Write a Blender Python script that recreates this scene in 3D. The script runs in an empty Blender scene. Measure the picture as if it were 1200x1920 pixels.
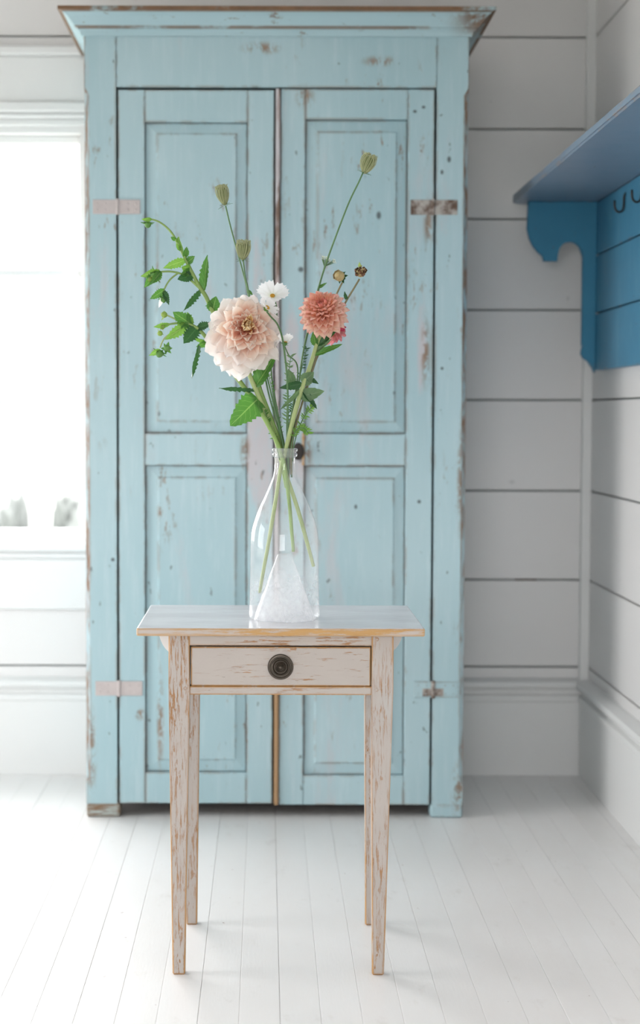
import bpy, bmesh, math, random
import numpy as np
from mathutils import Vector, Matrix, noise as mnoise

random.seed(7)
sc = bpy.context.scene
col = sc.collection
PI = math.pi

# ------------------------------------------------------------------ camera
H, FPX, CX, CY = 1.15, 3350.0, 497.0, 960.0
TH = math.atan(184 / FPX)
ROLL = 0.0025
FW = Vector((0, math.cos(TH), -math.sin(TH)))
U0 = Vector((0, math.sin(TH), math.cos(TH)))
R0 = Vector((1, 0, 0))
RT = R0 * math.cos(ROLL) + U0 * math.sin(ROLL)
UP = U0 * math.cos(ROLL) - R0 * math.sin(ROLL)
CAM = Vector((0, 0, H))
cd = bpy.data.cameras.new('camera')
cam = bpy.data.objects.new('camera', cd)
col.objects.link(cam)
cam.matrix_world = Matrix(((RT.x, UP.x, -FW.x, 0), (RT.y, UP.y, -FW.y, 0), (RT.z, UP.z, -FW.z, H), (0, 0, 0, 1)))
cd.sensor_fit = 'VERTICAL'
cd.sensor_height = 36
cd.sensor_width = 24
cd.lens = FPX / 1920 * 36
cd.shift_x = (600 - CX) / 1920
cd.dof.use_dof = True
cd.dof.focus_distance = 3.75
cd.dof.aperture_fstop = 2.8
cd.clip_start = 0.05
sc.camera = cam

# ------------------------------------------------------------------ world, exposure
w = bpy.data.worlds.new('overcast_sky')
sc.world = w
w.use_nodes = True
bg = w.node_tree.nodes['Background']
bg.inputs['Color'].default_value = (0.985, 0.99, 1.0, 1)
bg.inputs['Strength'].default_value = 11.0
sc.view_settings.view_transform = 'Standard'
sc.view_settings.look = 'None'
sc.view_settings.gamma = 1
sc.view_settings.use_curve_mapping = False
sc.view_settings.exposure = 0.28
sc.cycles.transparent_max_bounces = 32
sc.cycles.diffuse_bounces = 5
sc.cycles.max_bounces = 14

# room extents
RX, LX = 1.03, -3.2          # wall faces right / left
BY, FY = 5.676, -1.3         # wall faces back / front
CZ = 2.85


def portal(name, loc, rot, sx, sz):
    ld = bpy.data.lights.new(name, 'AREA')
    ld.shape = 'RECTANGLE'
    ld.size, ld.size_y = sx, sz
    ld.cycles.is_portal = True
    o = bpy.data.objects.new(name, ld)
    o.location, o.rotation_euler = loc, rot
    col.objects.link(o)


# window openings: (u0, u1, z0, z1)
BW = (-2.9, -0.563, 0.742, 2.05)     # in the back wall, u = x
LWS = [(2.9, 4.5, 0.6, 2.0)]    # in the left wall, u = y
FWS = [(-1.6, 0.1, 0.7, 2.1)]   # unseen fill window added behind the camera for the wardrobe front, u = x
portal('window_light', ((BW[0] + BW[1]) / 2, BY + .12, (BW[2] + BW[3]) / 2), (-PI / 2, 0, 0), BW[1] - BW[0], BW[3] - BW[2])
for a, b, c, d in LWS:
    portal('window_light', (LX - .14, (a + b) / 2, (c + d) / 2), (0, -PI / 2, 0), d - c, b - a)
for a, b, c, d in FWS:
    portal('window_light', ((a + b) / 2, FY - .14, (c + d) / 2), (PI / 2, 0, 0), b - a, d - c)


# ------------------------------------------------------------------ pixel helpers (1200 x 1920 frame)
def ray(px, py):
    return FW + RT * ((px - CX) / FPX) - UP * ((py - CY) / FPX)


def atY(px, py, Y):
    d = ray(px, py)
    return CAM + d * (Y / d.y)


def atX(px, py, X):
    d = ray(px, py)
    return CAM + d * (X / d.x)


def atZ(px, py, Z):
    d = ray(px, py)
    return CAM + d * ((Z - H) / d.z)


# ------------------------------------------------------------------ object helpers
ORG = {}


def link(o, parent):
    col.objects.link(o)
    if parent is not None:
        o.parent = parent
    return o


def tag(o, label=None, cat=None, group=None, kind=None):
    if label: o['label'] = label
    if cat: o['category'] = cat
    if group: o['group'] = group
    if kind: o['kind'] = kind
    return o


def thing(name, loc, label, cat, group=None):
    o = bpy.data.objects.new(name, None)
    o.empty_display_size = .05
    o.location = loc
    col.objects.link(o)
    ORG[o.as_pointer()] = Vector(loc)
    return tag(o, label, cat, group)


def org(o):
    return ORG.get(o.as_pointer(), Vector((0, 0, 0))) if o is not None else Vector((0, 0, 0))


def finish(name, bm, mat, parent=None, smooth=False, angle=None):
    """bm holds world coordinates"""
    og = org(parent)
    bmesh.ops.recalc_face_normals(bm, faces=bm.faces)
    if og.length > 0:
        bmesh.ops.translate(bm, verts=bm.verts, vec=-og)
    me = bpy.data.meshes.new(name)
    bm.to_mesh(me)
    bm.free()
    for m in (mat if isinstance(mat, (list, tuple)) else [mat]):
        me.materials.append(m)
    if smooth:
        for p in me.polygons: p.use_smooth = True
        if angle:
            try:
                me.set_sharp_from_angle(angle=angle)
            except Exception:
                pass
    o = bpy.data.objects.new(name, me)
    link(o, parent)
    ORG[o.as_pointer()] = og
    return o


def add_box(bm, x0, x1, y0, y1, z0, z1, bev=0, seg=1):
    r = bmesh.ops.create_cube(bm, size=1)
    vs = r['verts']
    for v in vs:
        v.co = Vector(((x0 + x1) / 2 + v.co.x * (x1 - x0), (y0 + y1) / 2 + v.co.y * (y1 - y0), (z0 + z1) / 2 + v.co.z * (z1 - z0)))
    if bev:
        es = list({e for v in vs for e in v.link_edges})
        bmesh.ops.bevel(bm, geom=es, offset=bev, segments=seg, affect='EDGES', profile=.5)


def box(name, x0, x1, y0, y1, z0, z1, mat, parent=None, bev=.002, seg=1, edge=None):
    bm = bmesh.new()
    add_box(bm, x0, x1, y0, y1, z0, z1, bev, seg)
    if edge:
        for f_ in bm.faces:
            f_.normal_update()
            if max(abs(c) for c in f_.normal) < .95: f_.material_index = 1
    return finish(name, bm, [mat, edge] if edge else mat, parent)


def add_prism(bm, outline, tf, depth0, depth1):
    """outline: 2D points; tf(u, v, d) -> world"""
    a = [bm.verts.new(tf(u, v, depth0)) for u, v in outline]
    b = [bm.verts.new(tf(u, v, depth1)) for u, v in outline]
    bm.faces.new(a)
    bm.faces.new(list(reversed(b)))
    n = len(a)
    for i in range(n):
        bm.faces.new((a[i], b[i], b[(i + 1) % n], a[(i + 1) % n]))


def smooth_path(pts, sub=6):
    """Catmull-Rom through (Vector, radius) pairs"""
    if len(pts) < 3:
        sub = max(sub, 2)
    out = []
    P = [pts[0]] + list(pts) + [pts[-1]]
    for i in range(1, len(P) - 2):
        p0, p1, p2, p3 = [q[0] for q in P[i - 1:i + 3]]
        r1, r2 = P[i][1], P[i + 1][1]
        for k in range(sub):
            t = k / sub
            v = .5 * ((2 * p1) + (p2 - p0) * t + (2 * p0 - 5 * p1 + 4 * p2 - p3) * t * t + (3 * p1 - p0 - 3 * p2 + p3) * t ** 3)
            out.append((v, r1 + (r2 - r1) * t))
    out.append(pts[-1])
    return out


def add_tube(bm, pts, sides=8, sub=6, cap=True):
    path = smooth_path(pts, sub) if sub > 1 else pts
    rings = []
    n = len(path)
    ref = None
    for i, (p, r) in enumerate(path):
        t = (path[min(i + 1, n - 1)][0] - path[max(i - 1, 0)][0])
        if t.length < 1e-9: t = Vector((0, 0, 1))
        t.normalize()
        if ref is None:
            ref = t.orthogonal().normalized()
        a = (ref - t * ref.dot(t))
        a = a.normalized() if a.length > 1e-6 else t.orthogonal().normalized()
        ref = a
        b = t.cross(a)
        rings.append([bm.verts.new(p + (a * math.cos(2 * PI * k / sides) + b * math.sin(2 * PI * k / sides)) * r) for k in range(sides)])
    for i in range(n - 1):
        for k in range(sides):
            bm.faces.new((rings[i][k], rings[i][(k + 1) % sides], rings[i + 1][(k + 1) % sides], rings[i + 1][k]))
    if cap:
        bm.faces.new(list(reversed(rings[0])))
        bm.faces.new(rings[-1])


def add_lathe(bm, prof, tf, n=32, close=True):
    """prof: (r, h); tf(x, y, h) -> world"""
    rings = []
    for r, h in prof:
        if r < 1e-6:
            rings.append([bm.verts.new(tf(0, 0, h))])
        else:
            rings.append([bm.verts.new(tf(r * math.cos(2 * PI * k / n), r * math.sin(2 * PI * k / n), h)) for k in range(n)])
    for A, B in zip(rings, rings[1:]):
        if len(A) == 1 and len(B) == 1: continue
        for k in range(n):
            k2 = (k + 1) % n
            if len(A) == 1: bm.faces.new((A[0], B[k], B[k2]))
            elif len(B) == 1: bm.faces.new((A[k], B[0], A[k2]))
            else: bm.faces.new((A[k], B[k], B[k2], A[k2]))


# ------------------------------------------------------------------ materials
class NT:
    def __init__(self, name):
        self.m = bpy.data.materials.new(name)
        self.m.use_nodes = True
        self.t = self.m.node_tree
        self.t.nodes.clear()
        self.out = self.t.nodes.new('ShaderNodeOutputMaterial')

    def n(self, typ, **kw):
        nd = self.t.nodes.new(typ)
        for k, v in kw.items():
            if k.startswith('i_'):
                key = k[2:]
                s = nd.inputs[int(key)] if key.isdigit() else nd.inputs[key.replace('_', ' ')]
                self.set(s, v)
            else:
                setattr(nd, k, v)
        return nd

    def set(self, s, v):
        if isinstance(v, bpy.types.NodeSocket): self.t.links.new(v, s)
        elif isinstance(v, (tuple, list)) and len(v) == 3 and s.type == 'RGBA': s.default_value = (*v, 1)
        else: s.default_value = v

    def math(self, op, a, b=None, clamp=False):
        nd = self.n('ShaderNodeMath', operation=op, use_clamp=clamp)
        self.set(nd.inputs[0], a)
        if b is not None: self.set(nd.inputs[1], b)
        return nd.outputs[0]

    def mix(self, f, a, b):
        nd = self.n('ShaderNodeMix', data_type='RGBA')
        self.set(nd.inputs[0], f)
        self.set(nd.inputs[6], a)
        self.set(nd.inputs[7], b)
        return nd.outputs[2]

    def step(self, v, lo, hi):
        nd = self.n('ShaderNodeMapRange', interpolation_type='SMOOTHSTEP')
        self.set(nd.inputs[0], v)
        nd.inputs[1].default_value = lo
        nd.inputs[2].default_value = hi
        return nd.outputs[0]

    def pos(self):
        return self.n('ShaderNodeNewGeometry').outputs['Position']

    def noise(self, vec, scale, detail=3, rough=.55, stretch=(1, 1, 1), off=(0, 0, 0)):
        mp = self.n('ShaderNodeMapping')
        self.set(mp.inputs[0], vec)
        mp.inputs['Location'].default_value = off
        mp.inputs['Scale'].default_value = stretch
        nz = self.n('ShaderNodeTexNoise')
        self.set(nz.inputs['Vector'], mp.outputs[0])
        nz.inputs['Scale'].default_value = scale
        nz.inputs['Detail'].default_value = detail
        nz.inputs['Roughness'].default_value = rough
        return nz.outputs[0]

    def edge(self, radius):
        bv = self.n('ShaderNodeBevel', samples=2)
        bv.inputs['Radius'].default_value = radius
        g = self.n('ShaderNodeNewGeometry')
        vm = self.n('ShaderNodeVectorMath', operation='DOT_PRODUCT')
        self.set(vm.inputs[0], bv.outputs[0])
        self.set(vm.inputs[1], g.outputs['Normal'])
        return self.math('SUBTRACT', 1, vm.outputs['Value'])

    def spot(self, vec, c, r, soft=.5):
        """soft ellipsoid mask at world place c with radii r"""
        mp = self.n('ShaderNodeVectorMath', operation='SUBTRACT')
        self.set(mp.inputs[0], vec)
        mp.inputs[1].default_value = c
        dv = self.n('ShaderNodeVectorMath', operation='DIVIDE')
        self.set(dv.inputs[0], mp.outputs[0])
        dv.inputs[1].default_value = r
        ln = self.n('ShaderNodeVectorMath', operation='LENGTH')
        self.set(ln.inputs[0], dv.outputs[0])
        return self.step(ln.outputs['Value'], 1, 1 - soft)

    def bsdf(self, color, rough=.5, bump=None, bstr=.3, bdist=.002, **kw):
        p = self.n('ShaderNodeBsdfPrincipled')
        self.set(p.inputs['Base Color'], color)
        self.set(p.inputs['Roughness'], rough)
        for k, v in kw.items(): self.set(p.inputs[k.replace('_', ' ')], v)
        if bump is not None:
            b = self.n('ShaderNodeBump')
            b.inputs['Strength'].default_value = bstr
            b.inputs['Distance'].default_value = bdist
            self.set(b.inputs['Height'], bump)
            self.t.links.new(b.outputs[0], p.inputs['Normal'])
        return p.outputs[0]

    def done(self, sh):
        self.t.links.new(sh, self.out.inputs['Surface'])
        return self.m


def srgb(r, g, b):
    f = lambda c: (c / 255 / 12.92) if c <= 10 else ((c / 255 + .055) / 1.055) ** 2.4
    return (f(r), f(g), f(b))


def simple(name, c, rough=.5, var=.06, nscale=12, bump=.15, **kw):
    T = NT(name)
    p = T.pos()
    nz = T.noise(p, nscale, 4, .6)
    cc = T.mix(nz, tuple(x * (1 - var) for x in c), tuple(min(1, x * (1 + var)) for x in c))
    return T.done(T.bsdf(cc, rough, T.noise(p, nscale * 12, 4, .6), bump, .001, **kw))


# --- aqua wardrobe paint
def mat_wardrobe(name, extra=None, rubs=(), dents=()):
    T = NT(name)
    p = T.pos()
    base = T.mix(T.step(T.noise(p, 1.6, 3, .6, (1, 1, .5)), .3, .7), (.335, .495, .54), (.41, .555, .595))
    # brush streaks
    base = T.mix(T.math('MULTIPLY', T.step(T.noise(p, 10, 5, .7, (6, 6, .5)), .45, .8), .5), base, (.50, .62, .655))
    # thin paint where the old mauve primer shows
    pr = T.noise(p, 3.2, 6, .65, (2, 2, .5), (3, 1, 7))
    prm = T.math('MULTIPLY', T.step(pr, .56, .72), .55)
    en_ = T.math('MULTIPLY', T.math('SUBTRACT', T.noise(p, 9, 5, .75, (2.2, 2.2, .6)), .5), 2.6)
    for c, r, so in (extra or []):
        s = T.spot(p, c, r, so)
        prm = T.math('MAXIMUM', prm, T.math('MULTIPLY', T.step(s, 0, .35), T.step(T.math('ADD', s, en_), .35, 1.15)))
    base = T.mix(T.math('MULTIPLY', prm, .9), base, (.50, .47, .49))
    # bare wood chips
    wood = T.mix(T.noise(p, 30, 3, .6, (4, 4, .4)), (.10, .055, .03), (.36, .20, .10))
    big = T.step(T.noise(p, 2.4, 3, .6, (1, 1, .7), (9, 2, 4)), .44, .6)
    chips = T.step(T.noise(p, 16, 7, .75, (2, 2, .55), (1, 5, 2)), .60, .645)
    m = T.math('MULTIPLY', T.math('MULTIPLY', chips, big), .85)
    # worn edges
    eg = T.step(T.edge(.010), .015, .15)
    en = T.step(T.noise(p, 9, 7, .8, (1, 1, .6), (2, 8, 3)), .45, .55)
    m = T.math('MAXIMUM', m, T.math('MULTIPLY', T.math('MULTIPLY', eg, en), .85))
    rn = T.math('MULTIPLY', T.step(T.noise(p, 34, 4, .75, (1.6, 1, .8), (5, 0, 2)), .43, .56), .85)
    for c_, r_ in rubs:
        m = T.math('MAXIMUM', m, T.math('MULTIPLY', T.spot(p, c_, r_, .9), rn))
    # small dark knocks and nail holes
    sp = T.step(T.noise(p, 26, 2, .5, (1.6, 1, 1), (4, 4, 1)), .72, .75)
    c = T.mix(m, base, wood)
    c = T.mix(T.math('MULTIPLY', sp, .65), c, (.09, .10, .10))
    for c_, r_ in dents:
        c = T.mix(T.math('MULTIPLY', T.spot(p, c_, r_, .6), .85), c, (.05, .06, .065))
    bump = T.math('SUBTRACT', T.math('MULTIPLY', T.noise(p, 60, 4, .6, (5, 5, .4)), .25), m)
    return T.done(T.bsdf(c, T.mix(m, (.45,) * 3, (.8,) * 3), bump, .35, .0012))


def mat_oldpaint(name, c1, c2, wood1, wood2, axis, lo, hi, rough, edge_r=.004, edge_lo=.4, clus=(.35, .6), blue=None, wsc=62):
    """chipped paint over wood with the grain along axis"""
    T = NT(name)
    p = T.pos()
    st = [1, 1, 1]
    for i in range(3):
        st[i] = .14 if i == axis else 1.6
    base = T.mix(T.noise(p, 9, 4, .6), c1, c2)
    if blue:
        base = T.mix(T.math('MULTIPLY', T.step(T.noise(p, 14, 4, .6, (1, 1, .4), (5, 5, 5)), .5, .75), .6), base, blue)
    wood = T.mix(T.noise(p, 40, 4, .7, st), wood1, wood2)
    fine = T.step(T.noise(p, wsc, 6, .75, st, (3, 1, 2)), lo, hi)
    if wsc > 70:
        fine = T.math('MAXIMUM', fine, T.step(T.noise(p, 40, 6, .75, [.3 if i == axis else 1.2 for i in range(3)], (8, 2, 5)), lo + .06, lo + .10))
    cl = T.step(T.noise(p, 9, 4, .65, [1 if i != axis else .5 for i in range(3)], (7, 3, 1)), *clus)
    m = T.math('MULTIPLY', fine, cl)
    eg = T.step(T.edge(edge_r), .008, .09)
    en = T.step(T.noise(p, 22, 5, .7, [1 if i != axis else .4 for i in range(3)], (1, 1, 9)), edge_lo, edge_lo + .12)
    m = T.math('MAXIMUM', m, T.math('MULTIPLY', eg, en))
    dk = T.step(T.noise(p, 70, 3, .6, [1.5 if i != axis else .3 for i in range(3)], (2, 2, 2)), .70, .74)
    c = T.mix(m, base, wood)
    c = T.mix(T.math('MULTIPLY', dk, .7), c, (.10, .06, .035))
    bump = T.math('SUBTRACT', T.math('MULTIPLY', T.noise(p, 90, 4, .6, st), .3), m)
    return T.done(T.bsdf(c, rough, bump, .4, .0012))


M = {}
WOODA, WOODB = (.20, .095, .04), (.54, .28, .11)
M['table_leg'] = mat_oldpaint('grey_paint_worn_upright', (.44, .395, .36), (.53, .48, .445), WOODA, WOODB, 2, .525, .58, .55, .006, .33, (.34, .58), (.50, .51, .50), 120)
M['table_rail'] = mat_oldpaint('grey_paint_worn_level', (.45, .40, .36), (.53, .48, .44), WOODA, WOODB, 0, .54, .59, .5, .006, .36, (.38, .6), None, 110)
M['table_drawer'] = mat_oldpaint('grey_paint_drawer', (.43, .38, .345), (.51, .46, .42), WOODA, WOODB, 0, .575, .615, .45, .004, .42, (.46, .64), None, 100)
M['table_edge'] = mat_oldpaint('worn_orange_edge', (.50, .44, .40), (.56, .50, .46), (.45, .24, .08), (.60, .36, .13), 0, .45, .53, .5, .007, .25, (.3, .5))


M['bare_edge'] = mat_oldpaint('rubbed_orange_arris', (.50, .44, .39), (.56, .50, .45), (.34, .17, .06), (.62, .35, .13), 2, .36, .46, .5, .004, .2, (.15, .35))
M['aqua_edge'] = mat_oldpaint('rubbed_aqua_arris', (.33, .47, .51), (.42, .54, .58), (.08, .045, .03), (.34, .20, .12), 2, .44, .54, .6, .006, .4, (.36, .52), (.45, .43, .44))


def mat_tabletop():
    T = NT('white_gloss_tabletop')
    p = T.pos()
    c = T.mix(T.step(T.noise(p, 6, 5, .65, (1, 2, 1)), .35, .7), (.66, .64, .67), (.74, .73, .76))
    c = T.mix(T.math('MULTIPLY', T.step(T.noise(p, 40, 4, .6, (.4, 3, 1)), .64, .7), .3), c, (.45, .38, .34))
    eg = T.step(T.edge(.003), .02, .25)
    c = T.mix(T.math('MULTIPLY', eg, T.step(T.noise(p, 30, 3, .6), .45, .6)), c, (.5, .28, .1))
    return T.done(T.bsdf(c, .22, T.noise(p, 14, 3, .5), .06, .002))


M['tabletop'] = mat_tabletop()


def mat_floor():
    T = NT('white_floor_paint')
    p = T.pos()
    oi = T.n('ShaderNodeObjectInfo').outputs['Random']
    a = T.mix(oi, (.79, .765, .75), (.83, .81, .80))
    a = T.mix(T.math('MULTIPLY', T.step(T.noise(p, 5, 6, .7, (2, .5, 1)), .4, .75), .5), a, (.84, .835, .835))
    a = T.mix(T.math('MULTIPLY', T.step(T.noise(p, 7, 6, .7, (2, .8, 1), (4, 4, 4)), .58, .72), .25), a, (.56, .51, .47))
    sp = T.step(T.noise(p, 34, 2, .5, (1.2, 1, 1), (6, 1, 1)), .755, .78)
    a = T.mix(T.math('MULTIPLY', sp, .6), a, (.25, .14, .10))
    b = T.math('ADD', T.noise(p, 60, 5, .65, (3, .3, 1)), T.math('MULTIPLY', T.noise(p, 6, 3, .5), 1.5))
    return T.done(T.bsdf(a, .36, b, .22, .0015))


M['floor'] = mat_floor()


def mat_wall(name, c):
    T = NT(name)
    p = T.pos()
    a = T.mix(T.noise(p, 1.5, 4, .6), tuple(x * .96 for x in c), c)
    sp = T.step(T.noise(p, 20, 2, .5, (1, 1, 1), (2, 6, 1)), .76, .79)
    a = T.mix(T.math('MULTIPLY', sp, .3), a, (.35, .34, .33))
    return T.done(T.bsdf(a, .5, T.noise(p, 40, 5, .6, (.3, .3, 2)), .18, .0015))


M['wall'] = mat_wall('white_board_paint', (.77, .75, .74))
M['trim'] = mat_wall('white_trim_paint', (.77, .765, .755))
M['joint'] = simple('grey_green_lining', (.30, .33, .32), .9)  # darker grey-green backing seen in the board gaps
M['ceiling'] = simple('white_ceiling_paint', (.74, .74, .74), .7)
M['blue'] = mat_oldpaint('blue_shelf_paint', (.045, .20, .33), (.075, .27, .42), (.16, .08, .04), (.34, .17, .08), 1, .66, .72, .5, .006, .52, (.5, .66), (.12, .30, .42))
M['blue_bracket'] = mat_oldpaint('shaded_blue_bracket_paint', (.022, .18, .31), (.035, .23, .37), (.10, .05, .03), (.30, .15, .07), 2, .66, .72, .5, .005, .56, (.5, .66))  # backboard blue deepened for the shade on the brackets
M['blue_grey'] = mat_oldpaint('sheen_greyed_shelf_paint', (.16, .22, .30), (.22, .28, .36), (.35, .2, .1), (.4, .22, .1), 1, .68, .74, .35, .006, .5, (.5, .66), (.12, .22, .32))  # shelf blue greyed to carry the sheen and dark of its underside
M['inside'] = simple('bare_dark_wood', (.11, .08, .06), .9)
M['iron'] = simple('dark_iron', (.045, .042, .04), .45, .2, 40, Metallic=.8)
M['bronze'] = simple('dark_bronze', (.085, .07, .055), .38, .35, 60, Metallic=.75)
M['hinge_pale'] = simple('pale_painted_hinge', (.50, .45, .44), .6, .12, 60, .4)
M['button'] = simple('dark_matte_wood', (.035, .028, .025), .85)
M['inside'] = simple('bare_dark_wood', (.11, .08, .06), .9)
M['foot'] = mat_oldpaint('worn_brown_foot', (.36, .42, .40), (.45, .50, .48), (.10, .06, .035), (.28, .15, .07), 0, .42, .55, .7, .008, .3, (.3, .5))


def mat_rusty():
    T = NT('rusty_hinge')
    p = T.pos()
    c = T.mix(T.step(T.noise(p, 28, 4, .65), .38, .66), (.11, .065, .045), (.42, .39, .36))
    return T.done(T.bsdf(c, .75, T.noise(p, 120, 4, .6), .4, .001))


M['hinge_rust'] = mat_rusty()


def mat_pane(name, haze=0.0):
    T = NT(name)
    lw = T.n('ShaderNodeLayerWeight')
    lw.inputs[0].default_value = .5
    fr = T.n('ShaderNodeMath', operation='MULTIPLY_ADD')
    T.set(fr.inputs[0], T.math('POWER', lw.outputs['Facing'], 4.0))
    fr.inputs[1].default_value = .7
    fr.inputs[2].default_value = .035
    tr = T.n('ShaderNodeBsdfTransparent')
    tr.inputs[0].default_value = (.985, .99, .99, 1)
    gl = T.n('ShaderNodeBsdfGlossy')
    gl.inputs['Roughness'].default_value = .02
    mx = T.n('ShaderNodeMixShader')
    T.set(mx.inputs[0], fr.outputs[0])
    T.set(mx.inputs[1], tr.outputs[0])
    T.set(mx.inputs[2], gl.outputs[0])
    out = mx.outputs[0]
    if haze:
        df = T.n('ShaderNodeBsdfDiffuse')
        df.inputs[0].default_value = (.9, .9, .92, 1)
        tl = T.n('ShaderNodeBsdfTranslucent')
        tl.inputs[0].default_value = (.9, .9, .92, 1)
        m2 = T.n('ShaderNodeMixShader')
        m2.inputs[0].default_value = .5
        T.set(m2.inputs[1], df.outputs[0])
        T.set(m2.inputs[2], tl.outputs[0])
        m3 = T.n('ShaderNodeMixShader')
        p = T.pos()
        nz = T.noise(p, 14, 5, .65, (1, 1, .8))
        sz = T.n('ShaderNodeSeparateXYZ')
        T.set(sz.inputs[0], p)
        dust_veil = T.math('ADD', T.math('MULTIPLY', T.step(sz.outputs[2], .86, .74), 1.0), 1.0)  # milky veil of light mixed in with the dust, whiter towards the base
        T.set(m3.inputs[0], T.math('MULTIPLY', dust_veil, T.math('MULTIPLY', T.step(nz, .1, .9), haze * 2)))
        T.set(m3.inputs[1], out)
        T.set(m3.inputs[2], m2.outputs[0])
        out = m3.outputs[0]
    return T.done(out)


M['pane'] = mat_pane('window_glass')
M['bottle'] = mat_pane('dusty_veiled_glass', .13)  # dust film plus a pale veil of light, both put in as white haze
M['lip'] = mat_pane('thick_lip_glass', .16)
M['punt'] = mat_pane('whitened_bottle_base', .17)  # layered refraction and tabletop reflection put in as white haze


def mat_leafy(name, c, trans=.45, vein=None, rough=.45, tc=None):
    """thin leaf or petal; UV v runs from base to tip"""
    T = NT(name)
    uv = T.n('ShaderNodeUVMap').outputs[0]
    sx = T.n('ShaderNodeSeparateXYZ')
    T.set(sx.inputs[0], uv)
    u, v = sx.outputs[0], sx.outputs[1]
    if isinstance(c, list):
        rp = T.n('ShaderNodeValToRGB')
        T.set(rp.inputs[0], v)
        cr = rp.color_ramp
        while len(cr.elements) < len(c): cr.elements.new(.5)
        for e, (q, cc) in zip(cr.elements, c):
            e.position, e.color = q, (*cc, 1)
        colr = rp.outputs[0]
    else:
        nz = T.noise(T.pos(), 60, 3, .6)
        colr = T.mix(nz, tuple(x * .72 for x in c), tuple(x * 1.25 for x in c))
    if vein:
        au = T.math('ABSOLUTE', T.math('SUBTRACT', u, .5))
        mid = T.step(au, .035, .012)
        sw = T.math('ABSOLUTE', T.math('SINE', T.math('MULTIPLY', T.math('SUBTRACT', v, T.math('MULTIPLY', au, .55)), 20)))
        side = T.math('MULTIPLY', T.step(sw, .17, .05), .6)
        colr = T.mix(T.math('MAXIMUM', mid, side), colr, vein)
    pb = T.bsdf(colr, rough, Specular_IOR_Level=.4)
    tl = T.n('ShaderNodeBsdfTranslucent')
    if tc:
        T.set(tl.inputs[0], T.mix(.6, colr, tc))
    else:
        T.set(tl.inputs[0], colr)
    mx = T.n('ShaderNodeMixShader')
    mx.inputs[0].default_value = trans
    T.set(mx.inputs[1], pb)
    T.set(mx.inputs[2], tl.outputs[0])
    return T.done(mx.outputs[0])


GV = (.30, .45, .14)
M['leaf'] = mat_leafy('dahlia_leaf_green', (.065, .19, .04), .42, GV, .4, (.16, .45, .05))
M['leaf_bright'] = mat_leafy('young_leaf_green', (.16, .34, .06), .45, (.42, .55, .2), .4, (.30, .58, .08))
M['leaf_dark'] = mat_leafy('dark_leaf_green', (.028, .085, .035), .3, (.07, .16, .06), .35, (.06, .25, .03))
M['leaf_sage'] = mat_leafy('dull_sage_leaf', (.13, .22, .11), .35, (.22, .32, .18), .5, (.22, .4, .12))
M['leaf_yellow'] = mat_leafy('yellow_green_bract', (.42, .56, .16), .5, None, .45, (.6, .75, .2))
M['stem'] = simple('green_stem', (.22, .34, .09), .45, .25, 50)
M['stem_pale'] = simple('pale_green_stem', (.34, .42, .17), .45, .2, 50)
M['stem_brown'] = simple('olive_brown_stem', (.20, .18, .09), .5, .3, 50)
M['stem_thin'] = simple('thin_green_stem', (.09, .19, .07), .5, .25, 50)
M['seed'] = simple('dull_green_seed_head', (.19, .22, .09), .7, .35, 120)
M['seed_tip'] = simple('pale_seed_bristles', (.42, .44, .24), .7, .2, 90)
M['bud_beige'] = simple('dry_beige_bud', (.46, .36, .17), .6, .35, 120)
M['bud_brown'] = simple('dry_brown_bud', (.16, .07, .03), .7, .5, 150)
M['bud_green'] = simple('green_bud', (.10, .24, .05), .5, .3, 60)
M['daisy_eye'] = simple('yellow_flower_eye', (.62, .32, .03), .7, .4, 300, .6)
M['cream_out'] = mat_leafy('cream_outer_petal', [(0, (.92, .55, .42)), (.3, (.94, .78, .69)), (.6, (.95, .89, .85)), (1, (.96, .93, .91))], .5)
M['cream_mid'] = mat_leafy('peach_middle_petal', [(0, (.93, .36, .24)), (.3, (.96, .62, .48)), (.6, (.97, .84, .74)), (1, (.97, .92, .86))], .52)
M['cream_in'] = mat_leafy('yellow_inner_petal', [(0, (.85, .38, .12)), (.4, (.92, .62, .26)), (.8, (.95, .80, .50)), (1, (.96, .86, .66))], .45)
M['salmon_out'] = mat_leafy('salmon_outer_petal', [(0, (.85, .32, .20)), (.4, (.93, .54, .40)), (.8, (.95, .72, .60)), (1, (.94, .58, .53))], .45)
M['salmon_mid'] = mat_leafy('salmon_middle_petal', [(0, (.85, .32, .14)), (.45, (.93, .54, .32)), (1, (.93, .52, .45))], .42)
M['salmon_in'] = mat_leafy('rose_inner_petal', [(0, (.75, .38, .10)), (.4, (.85, .40, .22)), (1, (.85, .34, .30))], .38)
M['pink_out'] = mat_leafy('pink_petal', [(0, (.80, .42, .30)), (.5, (.88, .46, .42)), (1, (.86, .30, .34))], .35)
M['pink_in'] = mat_leafy('deep_pink_petal', [(0, (.70, .15, .18)), (1, (.78, .10, .20))], .3)
M['white_petal'] = mat_leafy('white_petal', [(0, (.82, .84, .70)), (.3, (.90, .90, .88)), (1, (.93, .93, .94))], .4)
M['lawn'] = simple('pale_frosted_lawn', (.24, .25, .22), .9)
M['shrub'] = simple('grey_green_shrub', (.07, .075, .07), .9, .4, 3)

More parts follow.
